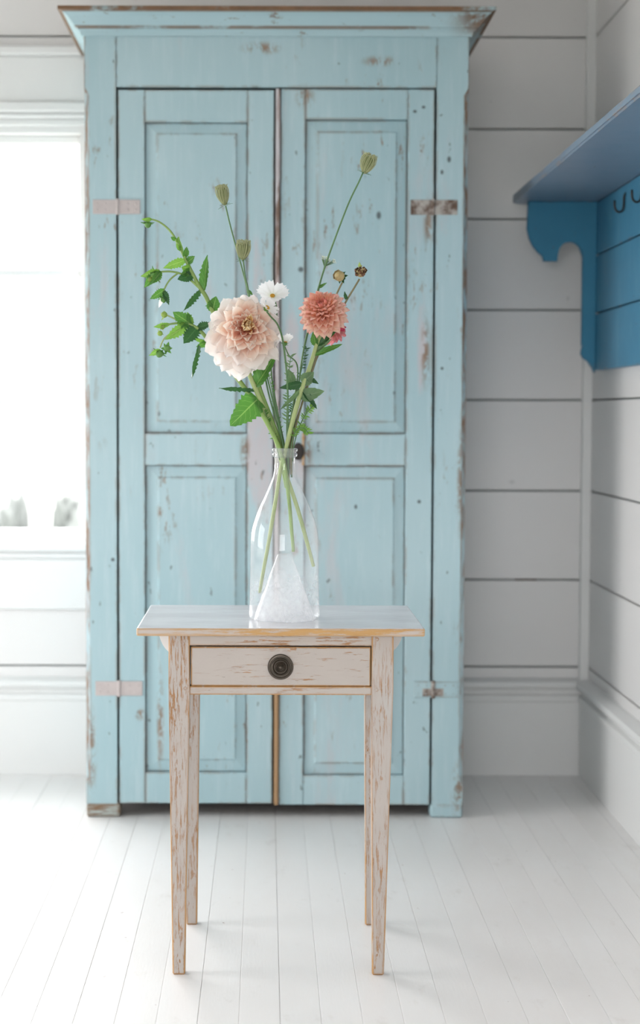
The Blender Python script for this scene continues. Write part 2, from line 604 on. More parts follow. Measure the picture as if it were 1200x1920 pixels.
# ------------------------------------------------------------------ setting: floor
fl = box('floor', LX - .1, RX + .1, FY - .1, BY + .1, -.06, -.022, M['floor'], None, 0)
tag(fl, 'white painted floor of narrow boards running up to the wardrobe', None, None, 'structure')
PW = .0785
bm = bmesh.new()
add_box(bm, -PW / 2 + .0002, PW / 2 - .0002, 0, 1, -.022, 0, 0)
es = [e for e in bm.edges if abs(e.verts[0].co.z) < 1e-6 and abs(e.verts[1].co.z) < 1e-6 and abs(e.verts[0].co.x - e.verts[1].co.x) < 1e-6]
bmesh.ops.bevel(bm, geom=es, offset=.0007, segments=1, affect='EDGES')
proto = finish('plank', bm, M['floor'], fl)
first = True
x = .031 + PW / 2
k0 = math.floor((LX - x) / PW)
for k in range(k0 + 1, 60):
    xc = x + k * PW
    if xc - PW / 2 > RX - .01: break
    cuts = [FY] + ([random.uniform(.2, 2.6)] if random.random() < .7 else []) + [BY + .02]
    for a, b in zip(cuts, cuts[1:]):
        o = proto if first else proto.copy()
        if not first: link(o, fl)
        first = False
        o.location = (xc, a + .0006, random.uniform(-.0006, 0.0))
        o.scale = (1, b - a - .0012, 1)

# ------------------------------------------------------------------ setting: walls
BTH = .02                                   # board thickness
jz = [-.27, .061, .345, .624, .908, 1.196, 1.48, 1.765, 2.046, 2.331, 2.617, 2.9]


def wall_boards(parent, mapf, u0, u1, hole, gap=.0055, flip=1):
    """boards between u0 and u1 around one or more holes (a, b, z0, z1)"""
    for z0, z1 in zip(jz, jz[1:]):
        z0c, z1c = max(z0 + gap / 2, .0), min(z1 - gap / 2, CZ)
        if z1c - z0c < .02: continue
        spans = [(u0, u1, z0c, z1c)]
        for (a, b, c, d) in hole:
            nxt = []
            for (p, q, r, s) in spans:
                if b <= p or a >= q or d <= r or c >= s:
                    nxt.append((p, q, r, s))
                    continue
                if a > p: nxt.append((p, a, r, s))
                if b < q: nxt.append((b, q, r, s))
                if c > r + .01: nxt.append((max(p, a), min(q, b), r, c))
                if d < s - .01: nxt.append((max(p, a), min(q, b), d, s))
            spans = nxt
        for (p, q, r, s) in spans:
            bm = bmesh.new()
            add_box(bm, p, q, 0, BTH, r, s, .0018)
            for v in bm.verts: v.co = Vector(mapf(*v.co))
            finish('board', bm, M['wall'], parent)


def shell(name, mapf, u0, u1, holes, label):
    """lining behind the boards with the window holes cut out"""
    bm = bmesh.new()
    us = sorted({u0, u1} | {h[0] for h in holes} | {h[1] for h in holes})
    zs = sorted({-.06, CZ + .1} | {h[2] for h in holes} | {h[3] for h in holes})
    for a, b in zip(us, us[1:]):
        for c, d in zip(zs, zs[1:]):
            mu, mz = (a + b) / 2, (c + d) / 2
            if any(h[0] < mu < h[1] and h[2] < mz < h[3] for h in holes): continue
            add_box(bm, a, b, BTH, BTH + .1, c, d)
    for v in bm.verts: v.co = Vector(mapf(*v.co))
    o = finish(name, bm, M['joint'], None)
    return tag(o, label, None, None, 'structure')


mb = lambda u, n, z: (u, BY + n, z)
ml = lambda u, n, z: (LX - n, u, z)
mr = lambda u, n, z: (RX + n, u, z)
mf = lambda u, n, z: (u, FY - n, z)
wb = shell('wall_back', mb, LX - .1, RX + .1, [BW], 'white horizontal board wall behind the blue wardrobe')
wall_boards(wb, mb, LX, RX, [BW])
wl = shell('wall_left', ml, FY - .1, BY + .02, LWS, 'white horizontal board wall with two windows')
wall_boards(wl, ml, FY, BY, LWS)
wr = shell('wall_right', mr, FY - .1, BY + .02, [], 'white horizontal board wall carrying the blue shelf')
wall_boards(wr, mr, FY, BY, [])
wf = shell('wall_front', mf, LX - .1, RX + .1, FWS, 'white board wall with an added fill window facing the wardrobe')
wall_boards(wf, mf, LX, RX, FWS)
ce = box('ceiling', LX - .1, RX + .1, FY - .1, BY + .1, CZ, CZ + .08, M['ceiling'], None, 0)
tag(ce, 'white painted ceiling over the whole room', None, None, 'structure')

# corner post
cp = box('trim_1', RX - .028, RX + .003, BY - .028, BY + .002, .30, CZ, M['trim'], None, .004, 2)
tag(cp, 'white square corner batten where back and right walls meet', None, None, 'structure')


box('gap_shade_strip', .80, .865, BY + .001, BY + BTH, .6215, .6265, M['inside'], wb, 0)  # shade of an open joint made as a thin dark strip

# baseboards: (out, z) profile
def baseboard(name, mapf, u0, u1, label):
    bm = bmesh.new()
    prof = [(0, 0), (-.030, 0), (-.030, .235), (-.034, .240), (-.034, .256), (-.022, .262), (-.022, .274), (-.040, .280), (-.044, .290), (-.040, .301), (-.014, .308), (0, .310)]
    A = [bm.verts.new(mapf(u0, a, z)) for a, z in prof]
    B = [bm.verts.new(mapf(u1, a, z)) for a, z in prof]
    n = len(prof)
    for i in range(n):
        bm.faces.new((A[i], A[(i + 1) % n], B[(i + 1) % n], B[i]))
    bm.faces.new(A)
    bm.faces.new(list(reversed(B)))
    o = finish(name, bm, M['trim'], None)
    return tag(o, label, None, None, 'structure')


baseboard('baseboard_back', mb, LX, RX, 'tall white moulded baseboard along the back wall')
baseboard('baseboard_right', mr, FY, BY - .044, 'tall white moulded baseboard along the right wall')
baseboard('baseboard_left', ml, FY, BY - .044, 'tall white moulded baseboard along the left wall')


def map_box(name, mapf, u0, u1, n0, n1, z0, z1, mat, parent, bev=.003):
    bm = bmesh.new()
    add_box(bm, u0, u1, n0, n1, z0, z1, bev)
    for v in bm.verts: v.co = Vector(mapf(*v.co))
    return finish(name, bm, mat, parent)


def window(name, mapf, op, nx, ny, label, casing=True):
    a, b, c, d = op
    sill_y = c
    # jamb box is the window's own mesh
    bm = bmesh.new()
    add_box(bm, a, a + .02, 0, .12, c, d)
    add_box(bm, b - .02, b, 0, .12, c, d)
    add_box(bm, a + .02, b - .02, 0, .12, d - .02, d)
    add_box(bm, a + .02, b - .02, .0, .12, c, c + .02)
    for v in bm.verts: v.co = Vector(mapf(*v.co))
    o = finish(name, bm, M['trim'], None)
    tag(o, label, None, None, 'structure')
    ga, gb, gc, gd = a + .02, b - .02, c + .02, d - .02
    # sash
    S = .012
    for nm, q in (('sash_stile', (ga, ga + S, gc, gd)), ('sash_stile', (gb - S, gb, gc, gd)), ('sash_rail', (ga + S, gb - S, gc, gc + .018)), ('sash_rail', (ga + S, gb - S, gd - .025, gd))):
        map_box(nm, mapf, q[0], q[1], .05, .085, q[2], q[3], M['trim'], o)
    x0, x1, z0, z1 = ga + S, gb - S, gc + .018, gd - .025
    mu = .022
    for i in range(1, nx):
        u = x0 + (x1 - x0) * i / nx
        map_box('muntin', mapf, u - mu / 2, u + mu / 2, .045, .09, z0, z1, M['trim'], o)
    for j in range(1, ny):
        z = z0 + (z1 - z0) * j / ny
        for i in range(nx):
            u, u2 = x0 + (x1 - x0) * i / nx, x0 + (x1 - x0) * (i + 1) / nx
            map_box('muntin', mapf, u + (mu / 2 if i else 0), u2 - (mu / 2 if i < nx - 1 else 0), .045, .09, z - mu / 2, z + mu / 2, M['trim'], o)
    for i in range(nx):
        for j in range(ny):
            u, u2 = x0 + (x1 - x0) * i / nx, x0 + (x1 - x0) * (i + 1) / nx
            z, z2 = z0 + (z1 - z0) * j / ny, z0 + (z1 - z0) * (j + 1) / ny
            bm = bmesh.new()
            vs = [bm.verts.new(mapf(*q)) for q in ((u, .068, z), (u2, .068, z), (u2, .068, z2), (u, .068, z2))]
            bm.faces.new(vs)
            finish('pane', bm, M['pane'], o)
    if casing:
        cw = .11
        map_box('casing', mapf, a - cw, a + .006, -.022, .0, c, d + .0, M['trim'], o, .004)
        map_box('casing', mapf, b - .006, b + cw, -.022, .0, c, d + .0, M['trim'], o, .004)
        map_box('head_moulding', mapf, a - cw, b + cw, -.020, .0, d, d + .022, M['trim'], o, .004)
        map_box('head_moulding', mapf, a - cw, b + cw, -.030, .0, d + .022, d + .040, M['trim'], o, .006)
        map_box('head_moulding', mapf, a - cw, b + cw, -.038, .0, d + .040, d + .074, M['trim'], o, .006)
        map_box('head_casing', mapf, a - cw, b + cw, -.024, .0, d + .074, d + .215, M['trim'], o, .003)
        map_box('head_cap', mapf, a - cw - .02, b + cw + .02, -.045, .0, d + .215, d + .245, M['trim'], o, .006)
        map_box('stool', mapf, a - cw - .02, b + cw + .02, -.055, .06, c - .03, c + .002, M['trim'], o, .008)
        map_box('sill_moulding', mapf, a - cw, b + cw, -.035, .0, c - .052, c - .03, M['trim'], o, .006)
        map_box('apron', mapf, a - cw, b + cw, -.020, .0, c - .215, c - .052, M['trim'], o, .003)
    return o


window('window_1', mb, BW, 4, 3, 'white framed window glowing beside the blue wardrobe')
for i, q in enumerate(LWS): window('window_%d' % (i + 2), ml, q, 2, 3, 'white framed window in the left wall')
for i, q in enumerate(FWS): window('window_%d' % (i + 4), mf, q, 2, 3, 'white framed fill window added in the wall facing the wardrobe')

# outdoors beyond the window
lawn = box('ground', -40, 40, -40, 70, -.6, -.45, M['lawn'], None, 0)
tag(lawn, 'pale ground outside the window', None, None, 'structure')
for (px, wd, top) in ((20, .42, 950), (122, .26, 945)):
    c = atY(px, 985, 14.0)
    z1 = atY(px, top, 14.0).z
    bm = bmesh.new()
    bmesh.ops.create_icosphere(bm, subdivisions=4, radius=1)
    for v in bm.verts:
        f = 1 + .35 * mnoise.noise(v.co * 2.2 + Vector((px, 0, 0))) + .22 * mnoise.noise(v.co * 6 + Vector((0, px, 0)))
        v.co = Vector((c.x + v.co.x * wd * .5 * f, 14 + v.co.y * .5 * f, -.46 + (v.co.z + 1) / 2 * (z1 + .46) * f))
    o = finish('shrub', bm, M['shrub'], None, True)
    tag(o, 'wide blurred pale shrub outside the window' if px < 100 else 'narrow blurred pale shrub outside, close to the window jamb', 'shrub', 'shrubs outside the window')

# ------------------------------------------------------------------ wardrobe
YC = 5.045                      # plane of stiles and doors
ps = lambda px, py: atY(px, py, YC)
X = lambda px: ps(px, 800).x
Z = lambda py: ps(500, py).z
YBK = BY - .05
wx0, wx1 = X(159.5), X(874)
ztop = Z(11)
zb = Z(1509)
EX = [((X(489), YC, Z(830)), (.055, .1, .30), .5), ((X(516), YC, Z(700)), (.05, .1, .42), .9), ((X(560), YC, Z(880)), (.04, .1, .14), .8),
      ((X(546), YC, Z(660)), (.045, .1, .18), .7), ((X(790), YC, Z(640)), (.025, .1, .28), 1.0),
      ((X(482), YC, Z(540)), (.04, .1, .26), 1.0)]
sp3 = lambda px, py, w, h: ((X(px), YC, Z(py)), (w * .00151, .2, h * .00151))
RUBS = [sp3(*q) for q in ((490, 90, 50, 16), (708, 114, 44, 14), (570, 182, 24, 30), (797, 660, 13, 90), (800, 420, 12, 60), (168, 1410, 16, 120), (866, 1480, 20, 70), (866, 900, 12, 150), (300, 1350, 10, 130), (460, 845, 14, 40), (575, 845, 16, 60), (262, 1340, 14, 16))]
DENTS = [sp3(*q) for q in ((708, 403, 6, 10), (563, 505, 7, 7), (838, 298, 5, 8), (825, 322, 4, 6), (211, 1050, 5, 5), (790, 200, 5, 4), (774, 208, 5, 4), (828, 690, 4, 4), (787, 940, 5, 5), (668, 950, 4, 6))]
M['aqua'] = mat_wardrobe('aqua_paint_worn', EX, RUBS, DENTS)
WR = thing('wardrobe', ((wx0 + wx1) / 2, YC + .28, 0), 'tall pale aqua two-door wardrobe with chipped paint against the back wall', 'wardrobe')
sl, sr = X(219), X(814)          # inner edges of the outer stiles
# carcass
for sx0 in (wx0 + .004, wx1 - .024):
    box('side_panel', sx0, sx0 + .02, YC + .028, YBK, zb, ztop - .05, M['aqua'], WR, .001)
bm = bmesh.new()
add_box(bm, wx0 + .024, wx1 - .024, YBK - .012, YBK, zb, ztop - .05)
add_box(bm, wx0 + .024, wx1 - .024, YC + .034, YBK - .012, zb, zb + .02)
add_box(bm, wx0 + .024, wx1 - .024, YC + .034, YBK - .012, ztop - .07, ztop - .05)
finish('carcass', bm, M['inside'], WR)


def stile(x0, x1, side):
    """corner stile with a stopped chamfer on its outer arris"""
    bm = bmesh.new()
    z0, z1 = zb, Z(62)
    ch = .013
    za, zc_ = zb + .08, Z(165)
    levels = [(z0, .002), (za - .02, .002), (za, ch), (zc_ - .02, ch), (zc_, .002), (z1, .002)]
    rings = []
    for z, c in levels:
        if side < 0:
            pts = [(x0 + c, YC), (x1, YC), (x1, YC + .028), (x0, YC + .028), (x0, YC + c)]
        else:
            pts = [(x0, YC), (x1 - c, YC), (x1, YC + c), (x1, YC + .028), (x0, YC + .028)]
        rings.append([bm.verts.new((a, b, z)) for a, b in pts])
    for A, B in zip(rings, rings[1:]):
        for i in range(5):
            f_ = bm.faces.new((A[i], A[(i + 1) % 5], B[(i + 1) % 5], B[i]))
            if i == (4 if side < 0 else 1): f_.material_index = 1
    bm.faces.new(rings[0])
    bm.faces.new(rings[-1])
    return finish('corner_stile', bm, [M['aqua'], M['aqua_edge']], WR)


stile(wx0, sl - .0008, -1)
stile(sr + .0008, wx1, 1)
box('frieze_board', sl, sr, YC + .001, YC + .027, Z(163.5), Z(62), M['aqua'], WR, .002)
# cornice swept round three sides: (out, z)
zc0, zc1 = Z(66), atY(500, 11, YC - .065).z
hc = zc1 - zc0
prof = [(0, -.004), (.006, -.004), (.010, hc * .12), (.015, hc * .17), (.016, hc * .26), (.022, hc * .28), (.030, hc * .45), (.041, hc * .66), (.054, hc * .80), (.057, hc * .84), (.066, hc * .85), (.066, hc), (-.03, hc)]
bm = bmesh.new()
pr = []
for o_, z_ in prof:
    z = zc0 + z_
    pr.append([bm.verts.new(q) for q in ((wx0 - o_, YBK, z), (wx0 - o_, YC - o_, z), (wx1 + o_, YC - o_, z), (wx1 + o_, YBK, z))])
for A, B in zip(pr, pr[1:]):
    for i in range(3):
        bm.faces.new((A[i], A[i + 1], B[i + 1], B[i]))
M['aqua_cornice'] = None


def mat_cornice():
    T = NT('aqua_cornice_paint')
    p = T.pos()
    base = T.mix(T.noise(p, 3, 4, .6), (.335, .495, .54), (.41, .555, .595))
    wood = T.mix(T.noise(p, 30, 3, .6), (.09, .05, .025), (.26, .13, .06))
    n1 = T.step(T.noise(p, 24, 6, .75, (.6, 1, 1.4), (3, 3, 3)), .60, .65)
    sp = T.n('ShaderNodeSeparateXYZ')
    T.set(sp.inputs[0], p)
    topm = T.step(sp.outputs[2], zc1 - .016, zc1 - .010)
    rub = T.math('MULTIPLY', T.spot(p, (wx1 + .05, YC - .05, zc1 - .02), (.14, .4, .08), .8), T.step(T.noise(p, 14, 5, .7), .38, .55))
    bead = T.math('MULTIPLY', T.spot(p, (0, YC - .017, zc0 + hc * .27), (4, .02, .006), .6), .75)
    bead = T.math('MULTIPLY', bead, T.step(T.noise(p, 6, 4, .7, (1, 1, 1), (8, 8, 8)), .35, .5))
    m = T.math('MAXIMUM', T.math('MULTIPLY', n1, .8), T.math('MAXIMUM', T.math('MULTIPLY', topm, T.step(T.noise(p, 9, 4, .7), .25, .45)), T.math('MAXIMUM', rub, bead)))
    return T.done(T.bsdf(T.mix(m, base, wood), .55, T.math('SUBTRACT', 0, m), .3, .001))


co = finish('cornice', bm, mat_cornice(), WR)
box('top_board', wx0 - .06, wx1 + .06, YC - .06, YBK, zc1 - .006, zc1 - .001, M['inside'], WR, 0)


def raised_panel(x0, x1, z0, z1, fx0, fx1, fz0, fz1, parent):
    bm = bmesh.new()
    g = .0022
    x0, x1, z0, z1 = x0 + g, x1 - g, z0 + g, z1 - g
    fr = lambda a, b, c, d, y: [bm.verts.new(q) for q in ((a, y, c), (b, y, c), (b, y, d), (a, y, d))]
    s = .0035
    loops = [fr(x0, x1, z0, z1, YC + .026), fr(x0, x1, z0, z1, YC + .014), fr(fx0 - s, fx1 + s, fz0 - s, fz1 + s, YC + .0085), fr(fx0, fx1, fz0, fz1, YC + .0045)]
    for A, B in zip(loops, loops[1:]):
        for i in range(4):
            bm.faces.new((A[i], A[(i + 1) % 4], B[(i + 1) % 4], B[i]))
    bm.faces.new(loops[-1])
    bm.faces.new(loops[0])
    return finish('raised_panel', bm, M['aqua'], parent)


def door(xl, a, b, xr, zt, r1, r2, r3, r4, zbm, f1, f2, label):
    """xl..a stile, a..b panels, b..xr stile; zt..r1 top rail, r2..r3 lock rail, r4..zbm bottom rail"""
    D = bpy.data.objects.new('door', None)
    D.empty_display_size = .05
    link(D, WR)
    ORG[D.as_pointer()] = org(WR)
    D['label'] = label
    y0, y1 = YC + .002, YC + .026
    g = .0006
    box('stile', xl, a - g, y0, y1, zbm, zt, M['aqua'], D, .0018)
    box('stile', b + g, xr, y0, y1, zbm, zt, M['aqua'], D, .0018)
    box('rail', a, b, y0 + .0006, y1, r1, zt, M['aqua'], D, .0018)
    box('rail', a, b, y0 + .0006, y1, r3, r2, M['aqua'], D, .0018)
    box('rail', a, b, y0 + .0006, y1, zbm, r4, M['aqua'], D, .0018)
    raised_panel(a, b, r2, r1, *f1, D)
    raised_panel(a, b, r4, r3, *f2, D)
    box('backing', xl + .02, xr - .02, y1, y1 + .004, zbm + .02, zt - .02, M['inside'], D, 0)
    return D


dl = door(X(222.5), X(272), X(463), X(512), Z(168.5), Z(229), Z(813), Z(873), Z(1449), Z(1507),
          (X(296), X(441), Z(789), Z(252)), (X(298), X(441), Z(1424), Z(897)), 'aqua door hinged on the window side')
dr = door(X(525), X(571), X(761), X(810.5), Z(166.5), Z(223), Z(813), Z(873), Z(1454), Z(1509),
          (X(595), X(739), Z(789), Z(248)), (X(594), X(738), Z(1430), Z(898)), 'aqua door with the dark turn button')


def mat_strip():
    T = NT('worn_meeting_strip')
    p = T.pos()
    sp = T.n('ShaderNodeSeparateXYZ')
    T.set(sp.inputs[0], p)
    low = T.step(sp.outputs[2], .75, .45)
    a = T.mix(T.step(T.noise(p, 9, 5, .7, (3, 3, .4)), .4, .6), (.52, .50, .52), (.42, .35, .34))
    a = T.mix(T.step(T.noise(p, 14, 5, .7, (3, 3, .4), (2, 2, 2)), .52, .62), a, (.17, .11, .08))
    b = T.mix(T.noise(p, 20, 4, .6, (4, 4, .4)), (.30, .18, .09), (.50, .31, .16))
    return T.done(T.bsdf(T.mix(low, a, b), .65, T.noise(p, 60, 4, .6, (4, 4, .4)), .3, .001))


box('meeting_strip', X(515.5), X(523.6), YC - .006, YC + .026, Z(1509), Z(166), mat_strip(), WR, .003, 2)

# feet
for (a, b, t, bt, dy) in ((163, 224, 1502, 1530, 0), (812, 873, 1507, 1536, 0)):
    x0, x1 = X(a), X(b)
    m_ = M['foot'] if a < 300 else M['aqua']
    f = box('foot', x0 + (0 if a > 300 else -.004), x1, YC - .004, YC + .075, 0, zb + .003, m_, WR, .007, 2)
    box('foot', x0, x1, YBK - .075, YBK, 0, zb + .002, M['foot'], WR, .006)

# hinges: leaf on stile, leaf on door, knuckle
for (x0, xm, x1, y0, y1, mt, lab) in ((174, 220.5, 263, 375, 402, 'hinge_pale', 'pale painted strap hinge'), (179, 223, 267, 1278, 1305, 'hinge_pale', 'pale painted strap hinge'),
                                 (770, 812.5, 858, 374, 402, 'hinge_rust', 'rusty strap hinge'), (776, 812, 858, 1277, 1307, 'aqua', 'painted hinge with a rusty middle')):
    kx = atY(xm, y0, YC).x
    za, zc_ = Z(y1), Z(y0)
    km = M['hinge_rust'] if mt != 'hinge_pale' else M['hinge_pale']
    bm = bmesh.new()
    kr = .0045 if mt != 'aqua' else .006
    add_tube(bm, [(Vector((kx, YC - .002, za - .002)), kr), (Vector((kx, YC - .002, zc_ + .002)), kr)], 10, 1)
    k = finish('hinge', bm, km, WR, True, .6)
    k['label'] = lab
    xa, xb = atY(x0, y0, YC).x, atY(x1, y0, YC).x
    for (p, q) in ((xa, kx - .003), (kx + .003, xb)):
        lf = box('leaf_plate', p, q, YC - .0022, YC + .003, za, zc_, M[mt], k, .0012)
    if mt == 'aqua':
        box('rust_plate', kx - .03, kx + .03, YC - .0035, YC, za + .004, za + .026, M['hinge_rust'], k, .001)
    for sx in (xa + .012, xa + .035, xb - .012, xb - .035):
        for zz in (za + .011, zc_ - .011):
            bm = bmesh.new()
            add_lathe(bm, [(.0032, 0), (.0026, .0012), (0, .0015)], lambda a_, b_, h_, sx=sx, zz=zz: Vector((sx + a_, YC - .0022 - h_, zz + b_)), 8)
            finish('screw', bm, M[mt], k, True)

# turn button on the meeting stile
bm = bmesh.new()
cx_, cz_ = X(559), Z(846)
add_lathe(bm, [(0, 0), (.008, 0), (.008, .012), (.015, .016), (.017, .024), (.014, .031), (0, .034)], lambda a, b, h: Vector((cx_ + a, YC + .002 - h, cz_ + b * 1.45)), 20)
k = finish('turn_button', bm, M['button'], WR, True, .7)
k['label'] = 'dark turned door knob'
box('key_plate', X(566.5), X(570.8), YC - .0005, YC + .003, Z(872), Z(812), M['table_edge'], WR, .001)

# ------------------------------------------------------------------ wall shelf with coat hooks
XB = RX - .028                   # face of the backboard
YS = atX(1115, 560, XB).y        # far end of the backboard
YN = 3.1                         # near end, out of view
zS = atY(1050, 379, YS).z        # underside of the shelf board
zB = atX(1116, 695, XB).z        # lower end of the backboard
SH = thing('wall_shelf', (RX, (YS + YN) / 2, zB), 'worn blue wall shelf with scalloped bracket and planked back on right wall', 'shelf')
zp = [zB, atX(1115, 588, XB).z, atX(1115, 480, XB).z, zS]
for a, b in zip(zp, zp[1:]):
    box('back_plank', XB, RX - .001, YN, YS, a + .0022, b - .0022, M['blue'], SH, .002)
box('back_batten', RX - .012, RX - .0005, YN + .01, YS - .01, zB + .02, zS - .01, M['inside'], SH, 0)
# shelf board, rounded far front corner
xf = atY(959, 380, YS + .06).x
ye = YS + .07
rc = .045
out = [(RX - .001, YN - .06), (xf, YN - .06)] + [(xf + rc - rc * math.cos(t), ye - rc + rc * math.sin(t)) for t in [i * PI / 2 / 8 for i in range(9)]] + [(RX - .001, ye)]
bm = bmesh.new()
add_prism(bm, out, lambda u, v, d: Vector((u, v, d)), zS, zS + .024)
es = [e for e in bm.edges if abs(e.verts[0].co.z - e.verts[1].co.z) < 1e-6]
bmesh.ops.bevel(bm, geom=es, offset=.006, segments=2, affect='EDGES')
finish('shelf_board', bm, M['blue_grey'], SH)
# scalloped bracket, outline read off as width/height fractions
kx = XB - atY(988, 400, YS).x
bz = lambda py: atY(1050, py, YS).z
bo = [(0, 379), (126, 379), (127, 400), (128, 430), (124, 448), (117, 462), (108, 474), (98, 480), (97, 491), (72, 491), (71, 478), (69, 466), (63, 458), (55, 454), (46, 453), (38, 456), (31, 462), (27, 470), (25, 482),
      (25, 500), (25, 645), (22, 650), (25, 655), (26, 664), (22, 672), (16, 674), (12, 680), (6, 686), (3, 695), (0, 699)]
outl = [(XB - u / 127 * kx, bz(v)) for u, v in bo]
for yb, nm in ((YS - .024, 'bracket'), (YN + .05, 'bracket')):
    bm = bmesh.new()
    add_prism(bm, outl, lambda u, v, d: Vector((u, d, v)), yb, yb + .024)
    es = [e for e in bm.edges if abs(e.verts[0].co.y - e.verts[1].co.y) < 1e-6]
    bmesh.ops.bevel(bm, geom=es, offset=.002, segments=1, affect='EDGES')
    finish(nm, bm, M['blue_bracket'], SH)
# hooks
hy = atX(1173, 385, XB).y
for i in range(6):
    y = hy - i * .235
    zc = zS - .06
    if y < YN + .12: break
    bm = bmesh.new()
    pts = [(XB + .002, 0, .034), (XB - .004, 0, .024), (XB - .005, 0, .0), (XB - .009, 0, -.016), (XB - .020, 0, -.020), (XB - .029, 0, -.010), (XB - .031, 0, .012)]
    add_tube(bm, [(Vector((a, y, zc + c)), .0032) for a, b, c in pts], 8, 4)
    h = finish('coat_hook', bm, M['iron'], SH, True)

# ------------------------------------------------------------------ table
YL = 3.610                                     # front face of the front legs
YT0 = YL - .022                                # front edge of the top
zt0 = atY(526, 1193.5, YT0).z
zt1 = atY(526, 1178, YT0).z
YT1 = atZ(530, 1134.5, zt1).y
tx0, tx1 = atY(255.5, 1185, YT0).x, atY(797, 1187, YT0).x
TB = thing('side_table', ((tx0 + tx1) / 2, (YT0 + YT1) / 2, 0), 'small grey-white side table with flaking paint and one drawer', 'table')
bm = bmesh.new()
add_box(bm, tx0, tx1, YT0, YT1, zt0, zt1, .0035, 2)
tp = finish('table_top', bm, [M['table_edge'], M['tabletop']], TB)
for p in tp.data.polygons:
    if p.normal.z > .9: p.material_index = 1
YRB = atZ(359, 1735, 0).y                      # front face of the rear legs
lp = lambda px, py, Y: atY(px, py, Y)


def leg(t0, t1, ty, b0, b1, by, Yf, dt, db, side_inner):
    """tapered leg from the floor to the underside; Yf front face"""
    bm = bmesh.new()
    def xs(a, b, py): return lp(a, py, Yf).x, lp(b, py, Yf).x
    T0, T1 = xs(t0, t1, ty)
    B0, B1 = xs(b0, b1, by)
    zk = zt0 - .115
    front = Yf < 3.8
    rings = []
    for z, (a, b), d in ((0, (B0, B1), db), (zk, (T0, T1), dt), (zt0 + .001, (T0, T1), dt)):
        y0 = Yf if front else Yf + (0 if z == 0 else -.006)
        y1 = y0 + d
        rings.append([bm.verts.new(q) for q in ((a, y0, z), (b, y0, z), (b, y1, z), (a, y1, z))])
    for A, B in zip(rings, rings[1:]):
        for i in range(4): bm.faces.new((A[i], A[(i + 1) % 4], B[(i + 1) % 4], B[i]))
    bm.faces.new(rings[0])
    bm.faces.new(rings[-1])
    es = [e for e in bm.edges if not (abs(e.verts[0].co.z - e.verts[1].co.z) < 1e-6 and 0.01 < e.verts[0].co.z)]
    r_ = bmesh.ops.bevel(bm, geom=es, offset=.0027, segments=1, affect='EDGES')
    for f_ in r_['faces']: f_.material_index = 1
    return finish('leg', bm, [M['table_leg'], M['bare_edge']], TB)


leg(316, 355.5, 1200, 323.5, 347, 1826, YL, .041, .026, 1)
leg(697, 738, 1200, 697.5, 720, 1829, YL, .041, .026, -1)
YR = YRB + .004
leg(338, 375, 1305, 349, 369.5, 1735, YR, .038, .024, 1)
leg(683.5, 722, 1305, 684.5, 705, 1735, YR, .038, .024, -1)
lx = lambda px: atY(px, 1250, YL).x
lz = lambda py: atY(526, py, YL).z
yr0 = YL + .0025
box('rail', lx(355.5) - .001, lx(697) + .001, yr0, YL + .035, lz(1211), zt0 + .001, M['table_rail'], TB, .0012)
box('rail', lx(355.5) - .001, lx(697) + .001, yr0, YL + .035, lz(1303.5), lz(1287.5), M['table_rail'], TB, .002, 1, M['bare_edge'])
dw = box('drawer', lx(358), lx(695), yr0 - .001, YL + .02, lz(1286.5), lz(1213.5), M['table_drawer'], TB, .002, 1, M['bare_edge'])
bm = bmesh.new()
add_box(bm, lx(364), lx(689), YL + .02, YR - .02, lz(1283), lz(1222))
finish('drawer_box', bm, M['inside'], dw)
# side and rear aprons
box('apron', lx(318), lx(318) + .016, YL + .041, YR - .006, lz(1303), zt0 + .001, M['table_rail'], TB, .001)
box('apron', lx(736) - .016, lx(736), YL + .041, YR - .006, lz(1303), zt0 + .001, M['table_rail'], TB, .001)
yq = YR + .006
box('apron', atY(376, 1250, yq).x, atY(684, 1250, yq).x, yq, yq + .018, lz(1300), zt0 + .001, M['table_rail'], TB, .001)
# pale rounded ears under the top on either side
for (px, sg) in ((296, 1), (757, -1)):
    ym = (YL + YR) / 2 + .04
    xo = atY(px, 1200, ym).x
    xi = (lx(318) + .001) if sg > 0 else (lx(736) - .001)
    L = abs(xi - xo)
    hh = zt0 - atY(px, 1226, ym).z
    o2 = [(0, 0)] + [(L * (1 - math.cos(t)), -hh * math.sin(t)) for t in [i * PI / 2 / 8 for i in range(1, 9)]] + [(L, 0)]
    bm = bmesh.new()
    add_prism(bm, [(xo + sg * a, zt0 + .001 + b) for a, b in o2], lambda u, v, d: Vector((u, d, v)), ym - .01, ym + .01)
    finish('rounded_ear', bm, M['trim'], TB)
# bolts/pegs
for (px, py) in ((345, 1202), (347, 1291), (706, 1294), (707, 1199)):
    c = atY(px, py, YL)
    bm = bmesh.new()
    add_lathe(bm, [(.0042, 0), (.004, .0008), (.0028, .0010), (.0024, .0004), (0, .0004)], lambda a, b, h: Vector((c.x + a, YL - h, c.z + b)), 14)
    finish('peg', bm, M['table_rail'], TB)
# knob of concentric rings
kc = atY(526, 1250, yr0)
kr = .0262
bm = bmesh.new()
add_lathe(bm, [(kr, -.001), (kr, .003), (kr * .94, .006), (kr * .84, .0065), (kr * .80, .0045), (kr * .74, .0045), (kr * .70, .0085), (kr * .62, .010), (kr * .55, .0085), (kr * .50, .0065), (kr * .45, .0065), (kr * .40, .010),
               (kr * .33, .012), (kr * .27, .010), (kr * .22, .0095), (kr * .17, .013), (kr * .08, .0155), (0, .016)], lambda a, b, h: Vector((kc.x + a, yr0 - .001 - h, kc.z + b)), 40)
kn = finish('knob', bm, M['bronze'], dw, True, .5)
kn['label'] = 'dark ringed bronze drawer knob'

